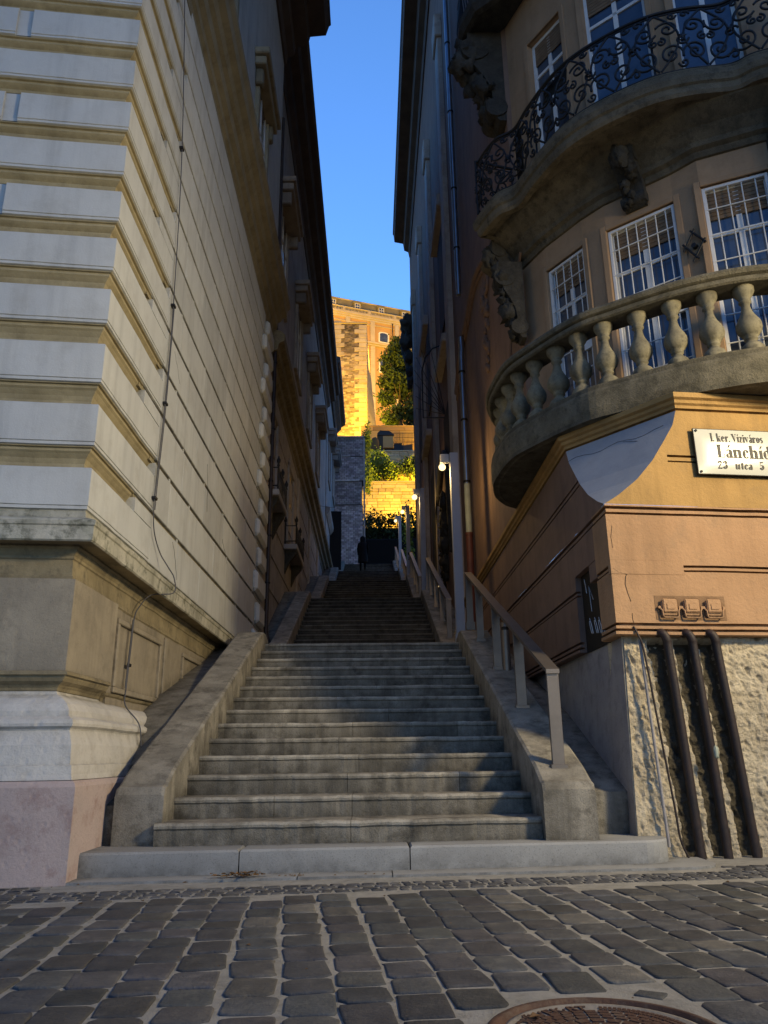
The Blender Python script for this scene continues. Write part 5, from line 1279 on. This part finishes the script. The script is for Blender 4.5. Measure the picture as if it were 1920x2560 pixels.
for s in (-6.1, -2.02, 2.03, 6.08, 10.1):
    d = MB(); d.bbox(-.62, .62, .0, 1.4, 69.1, 70.25, .03, 1.1); d.extr([(.8*math.cos(PI*k/8), -.12, 70.2+.42*math.sin(PI*k/8)) for k in range(9)], (0, 1.2, 0), .9); d.v = [(v[0]+s, v[1], v[2]) for v in d.v]
    o = d.build('dormer', M_ROOF, pc)
    w = MB(); w.box(s-.40, s+.40, -.04, -.01, 69.28, 70.12); w.build('pane', M_GLASS, o)
    w = MB(); 
    for a_, b_, c_, e_ in ((-.42, -.35, 69.25, 70.15), (.35, .42, 69.25, 70.15), (-.03, .03, 69.25, 70.15), (-.42, .42, 70.1, 70.17), (-.42, .42, 69.62, 69.68), (-.42, .42, 69.22, 69.28)): w.box(s+a_, s+b_, -.08, -.04, c_, e_)
    w.build('frame', M_WHITE, o)
for s in (-10.1, -6.0, -1.85, 2.37, 6.5, 10.6):
    for zb_, zt in ((63.95, 65.6), (58.6, 60.6)):
        w = empty('window', None, None); w.parent = pc
        for kk in list(w.keys()): del w[kk]
        def arch(hw, zb__, zt__, y): return [(s-hw, y, zb__), (s+hw, y, zb__)]+[(s+hw*math.cos(PI*k/8), y, zt__-.25+.28*math.sin(PI*k/8)) for k in range(9)]
        f = MB(); f.extr(arch(.88, zb_-.12, zt+.15, -.1), (0, .12, 0)); f.build('frame', M_WHITE, w)
        f = MB(); f.extr(arch(.66, zb_+.05, zt-.05, -.13), (0, .03, 0)); f.build('pane', M_GLASS, w)
g = MB(); g.tube([(3.8, -.4, 67.4), (3.8, -.4, 60)], .09, 6); g.build('downpipe', M_IRON, pc)
g = MB(); g.bbox(5.2, 9, -1.2, 0, 64.7, 64.9, .03)
for k in range(16): g.box(5.25+k*.23, 5.31+k*.23, -1.18, -1.12, 64.9, 65.7)
g.bbox(5.2, 9, -1.22, -1.1, 65.7, 65.8, .02); g.build('balcony', M_WHITE, pc)

# ================================================================== STREET LAMP ACROSS THE STREET (outside the frame, lights the corner)
LP = Vector((6.4, 2.4, 5.3))
sl_ = empty('street_lamp', 'street lantern on a black pole lighting the corner, right of the camera', 'street lamp', loc=(LP.x+.9, LP.y-.4, 0))
g = MB(); g.tube([(0, 0, 0), (0, 0, 5.5), (-.2, .1, 5.75), (-.9, .4, 5.8)], [.09, .06, .05, .04], 10); g.build('pole', M_IRON, sl_)
g = MB(); g.lathe([(.05, .9), (.25, .62), (.27, .58)], (-.9, .4, 4.85), 12); g.build('lamp_shade', M_IRON, sl_)
g = MB(); g.lathe([(.02, 0), (.12, .04), (.14, .2), (.1, .3)], (-.9, .4, 5.05), 12); g.build('globe', emis('street_lamp_glow', (1, .74, .42), 20), sl_)
ld = bpy.data.lights.new('street_lamp_light', 'SPOT'); ld.spot_size = math.radians(108); ld.spot_blend = 1.0; ld.energy = 2550; ld.color = (1, .81, .49); ld.shadow_soft_size = .45
lo = bpy.data.objects.new('street_lamp_light', ld); col.objects.link(lo); lo.location = (LP.x-.1, LP.y+.05, 5.0); lo.rotation_euler = (Vector((-2.0, 7.2, 1.9))-Vector(lo.location)).to_track_quat('-Z', 'Y').to_euler()
sl_.children[-1].visible_shadow = True
# floodlights at the foot of the castle
def flood(loc, tgt, e, colr, ang=100, size=.4, label='castle floodlight'):
    ld = bpy.data.lights.new('floodlight', 'SPOT'); ld.energy = e; ld.color = colr; ld.spot_size = math.radians(ang); ld.spot_blend = .6; ld.shadow_soft_size = size
    o = bpy.data.objects.new('floodlight', ld); col.objects.link(o); o.location = loc
    o.rotation_euler = (Vector(tgt)-Vector(loc)).to_track_quat('-Z', 'Y').to_euler(); return o
SOD = (1, .60, .025); SOD2 = (1, .54, .04)
flood((-.8, 77.5, 33.5), (-1.6, 85, 40), 8500, SOD, 120)
flood((5.5, 83.5, 36), (.2, 87, 42), 9000, SOD, 120)
flood((-6, 68, 30), (-2, 85, 46), 30000, SOD2, 60)
flood((6, 63.0, 23.2), (1.5, 66.2, 25.0), 7000, SOD, 140)
flood((2.5, 55.5, 18.0), (1.5, 60, 21), 4500, SOD, 140)
flood((9, 73, 30), (3, 78, 34), 5000, SOD, 120)
flood((2, 88, 50), (4, 108, 64), 28000, (1, .50, .07), 110)
flood((18, 95, 52), (4, 110, 66), 20000, SOD2, 110)
flood((-14, 95, 58), (-4, 108, 68), 14000, SOD2, 110)

# ================================================================== WORLD
SKY_MIN, SKY_MAX = .205, .60
w = bpy.data.worlds.new('World'); sc.world = w; w.use_nodes = True; nt = w.node_tree; nt.nodes.clear()
out = nt.nodes.new('ShaderNodeOutputWorld'); bg = nt.nodes.new('ShaderNodeBackground'); sky = nt.nodes.new('ShaderNodeTexSky')
sky.sky_type = 'NISHITA'; sky.sun_disc = False; sky.sun_elevation = math.radians(6.0); sky.sun_rotation = math.radians(170); sky.altitude = 100; sky.air_density = 1.0; sky.dust_density = .3; sky.ozone_density = 4.0
mx = nt.nodes.new('ShaderNodeMix'); mx.data_type = 'RGBA'; mx.blend_type = 'MULTIPLY'; mx.inputs[0].default_value = 1; mx.inputs[7].default_value = (1, .95, 1.08, 1)
m2 = nt.nodes.new('ShaderNodeMix'); m2.data_type = 'RGBA'; m2.inputs[6].default_value = (.72, .92, 1.3, 1); m2.inputs[7].default_value = (1, .95, 1.08, 1); nt.links.new(m2.outputs[2], mx.inputs[7])
nt.links.new(sky.outputs[0], mx.inputs[6]); nt.links.new(mx.outputs[2], bg.inputs[0]); bg.inputs[1].default_value = .62
# twilight: view ahead kept bright, the rest of the sky dimmed to cut its light
tcw = nt.nodes.new('ShaderNodeTexCoord'); dt = nt.nodes.new('ShaderNodeVectorMath'); dt.operation = 'DOT_PRODUCT'; dt.inputs[1].default_value = (0, math.cos(math.radians(33)), math.sin(math.radians(33)))
nt.links.new(tcw.outputs['Generated'], dt.inputs[0]); mr = nt.nodes.new('ShaderNodeMapRange'); mr.interpolation_type = 'SMOOTHSTEP'
mr.inputs[1].default_value = .30; mr.inputs[2].default_value = .88; mr.inputs[3].default_value = SKY_MIN; mr.inputs[4].default_value = SKY_MAX
nt.links.new(dt.outputs['Value'], mr.inputs[0]); mr2 = nt.nodes.new('ShaderNodeMapRange'); mr2.inputs[1].default_value = .3; mr2.inputs[2].default_value = .85; nt.links.new(dt.outputs['Value'], mr2.inputs[0]); nt.links.new(mr2.outputs[0], m2.inputs[0]); nt.links.new(mr.outputs[0], bg.inputs[1])
nt.links.new(bg.outputs[0], out.inputs[0])
sc.view_settings.view_transform = 'Standard'; sc.view_settings.look = 'None'; sc.view_settings.exposure = 0; sc.view_settings.gamma = 1
sc.render.engine = 'CYCLES'; sc.cycles.max_bounces = 8; sc.cycles.diffuse_bounces = 5; sc.cycles.sample_clamp_indirect = 4
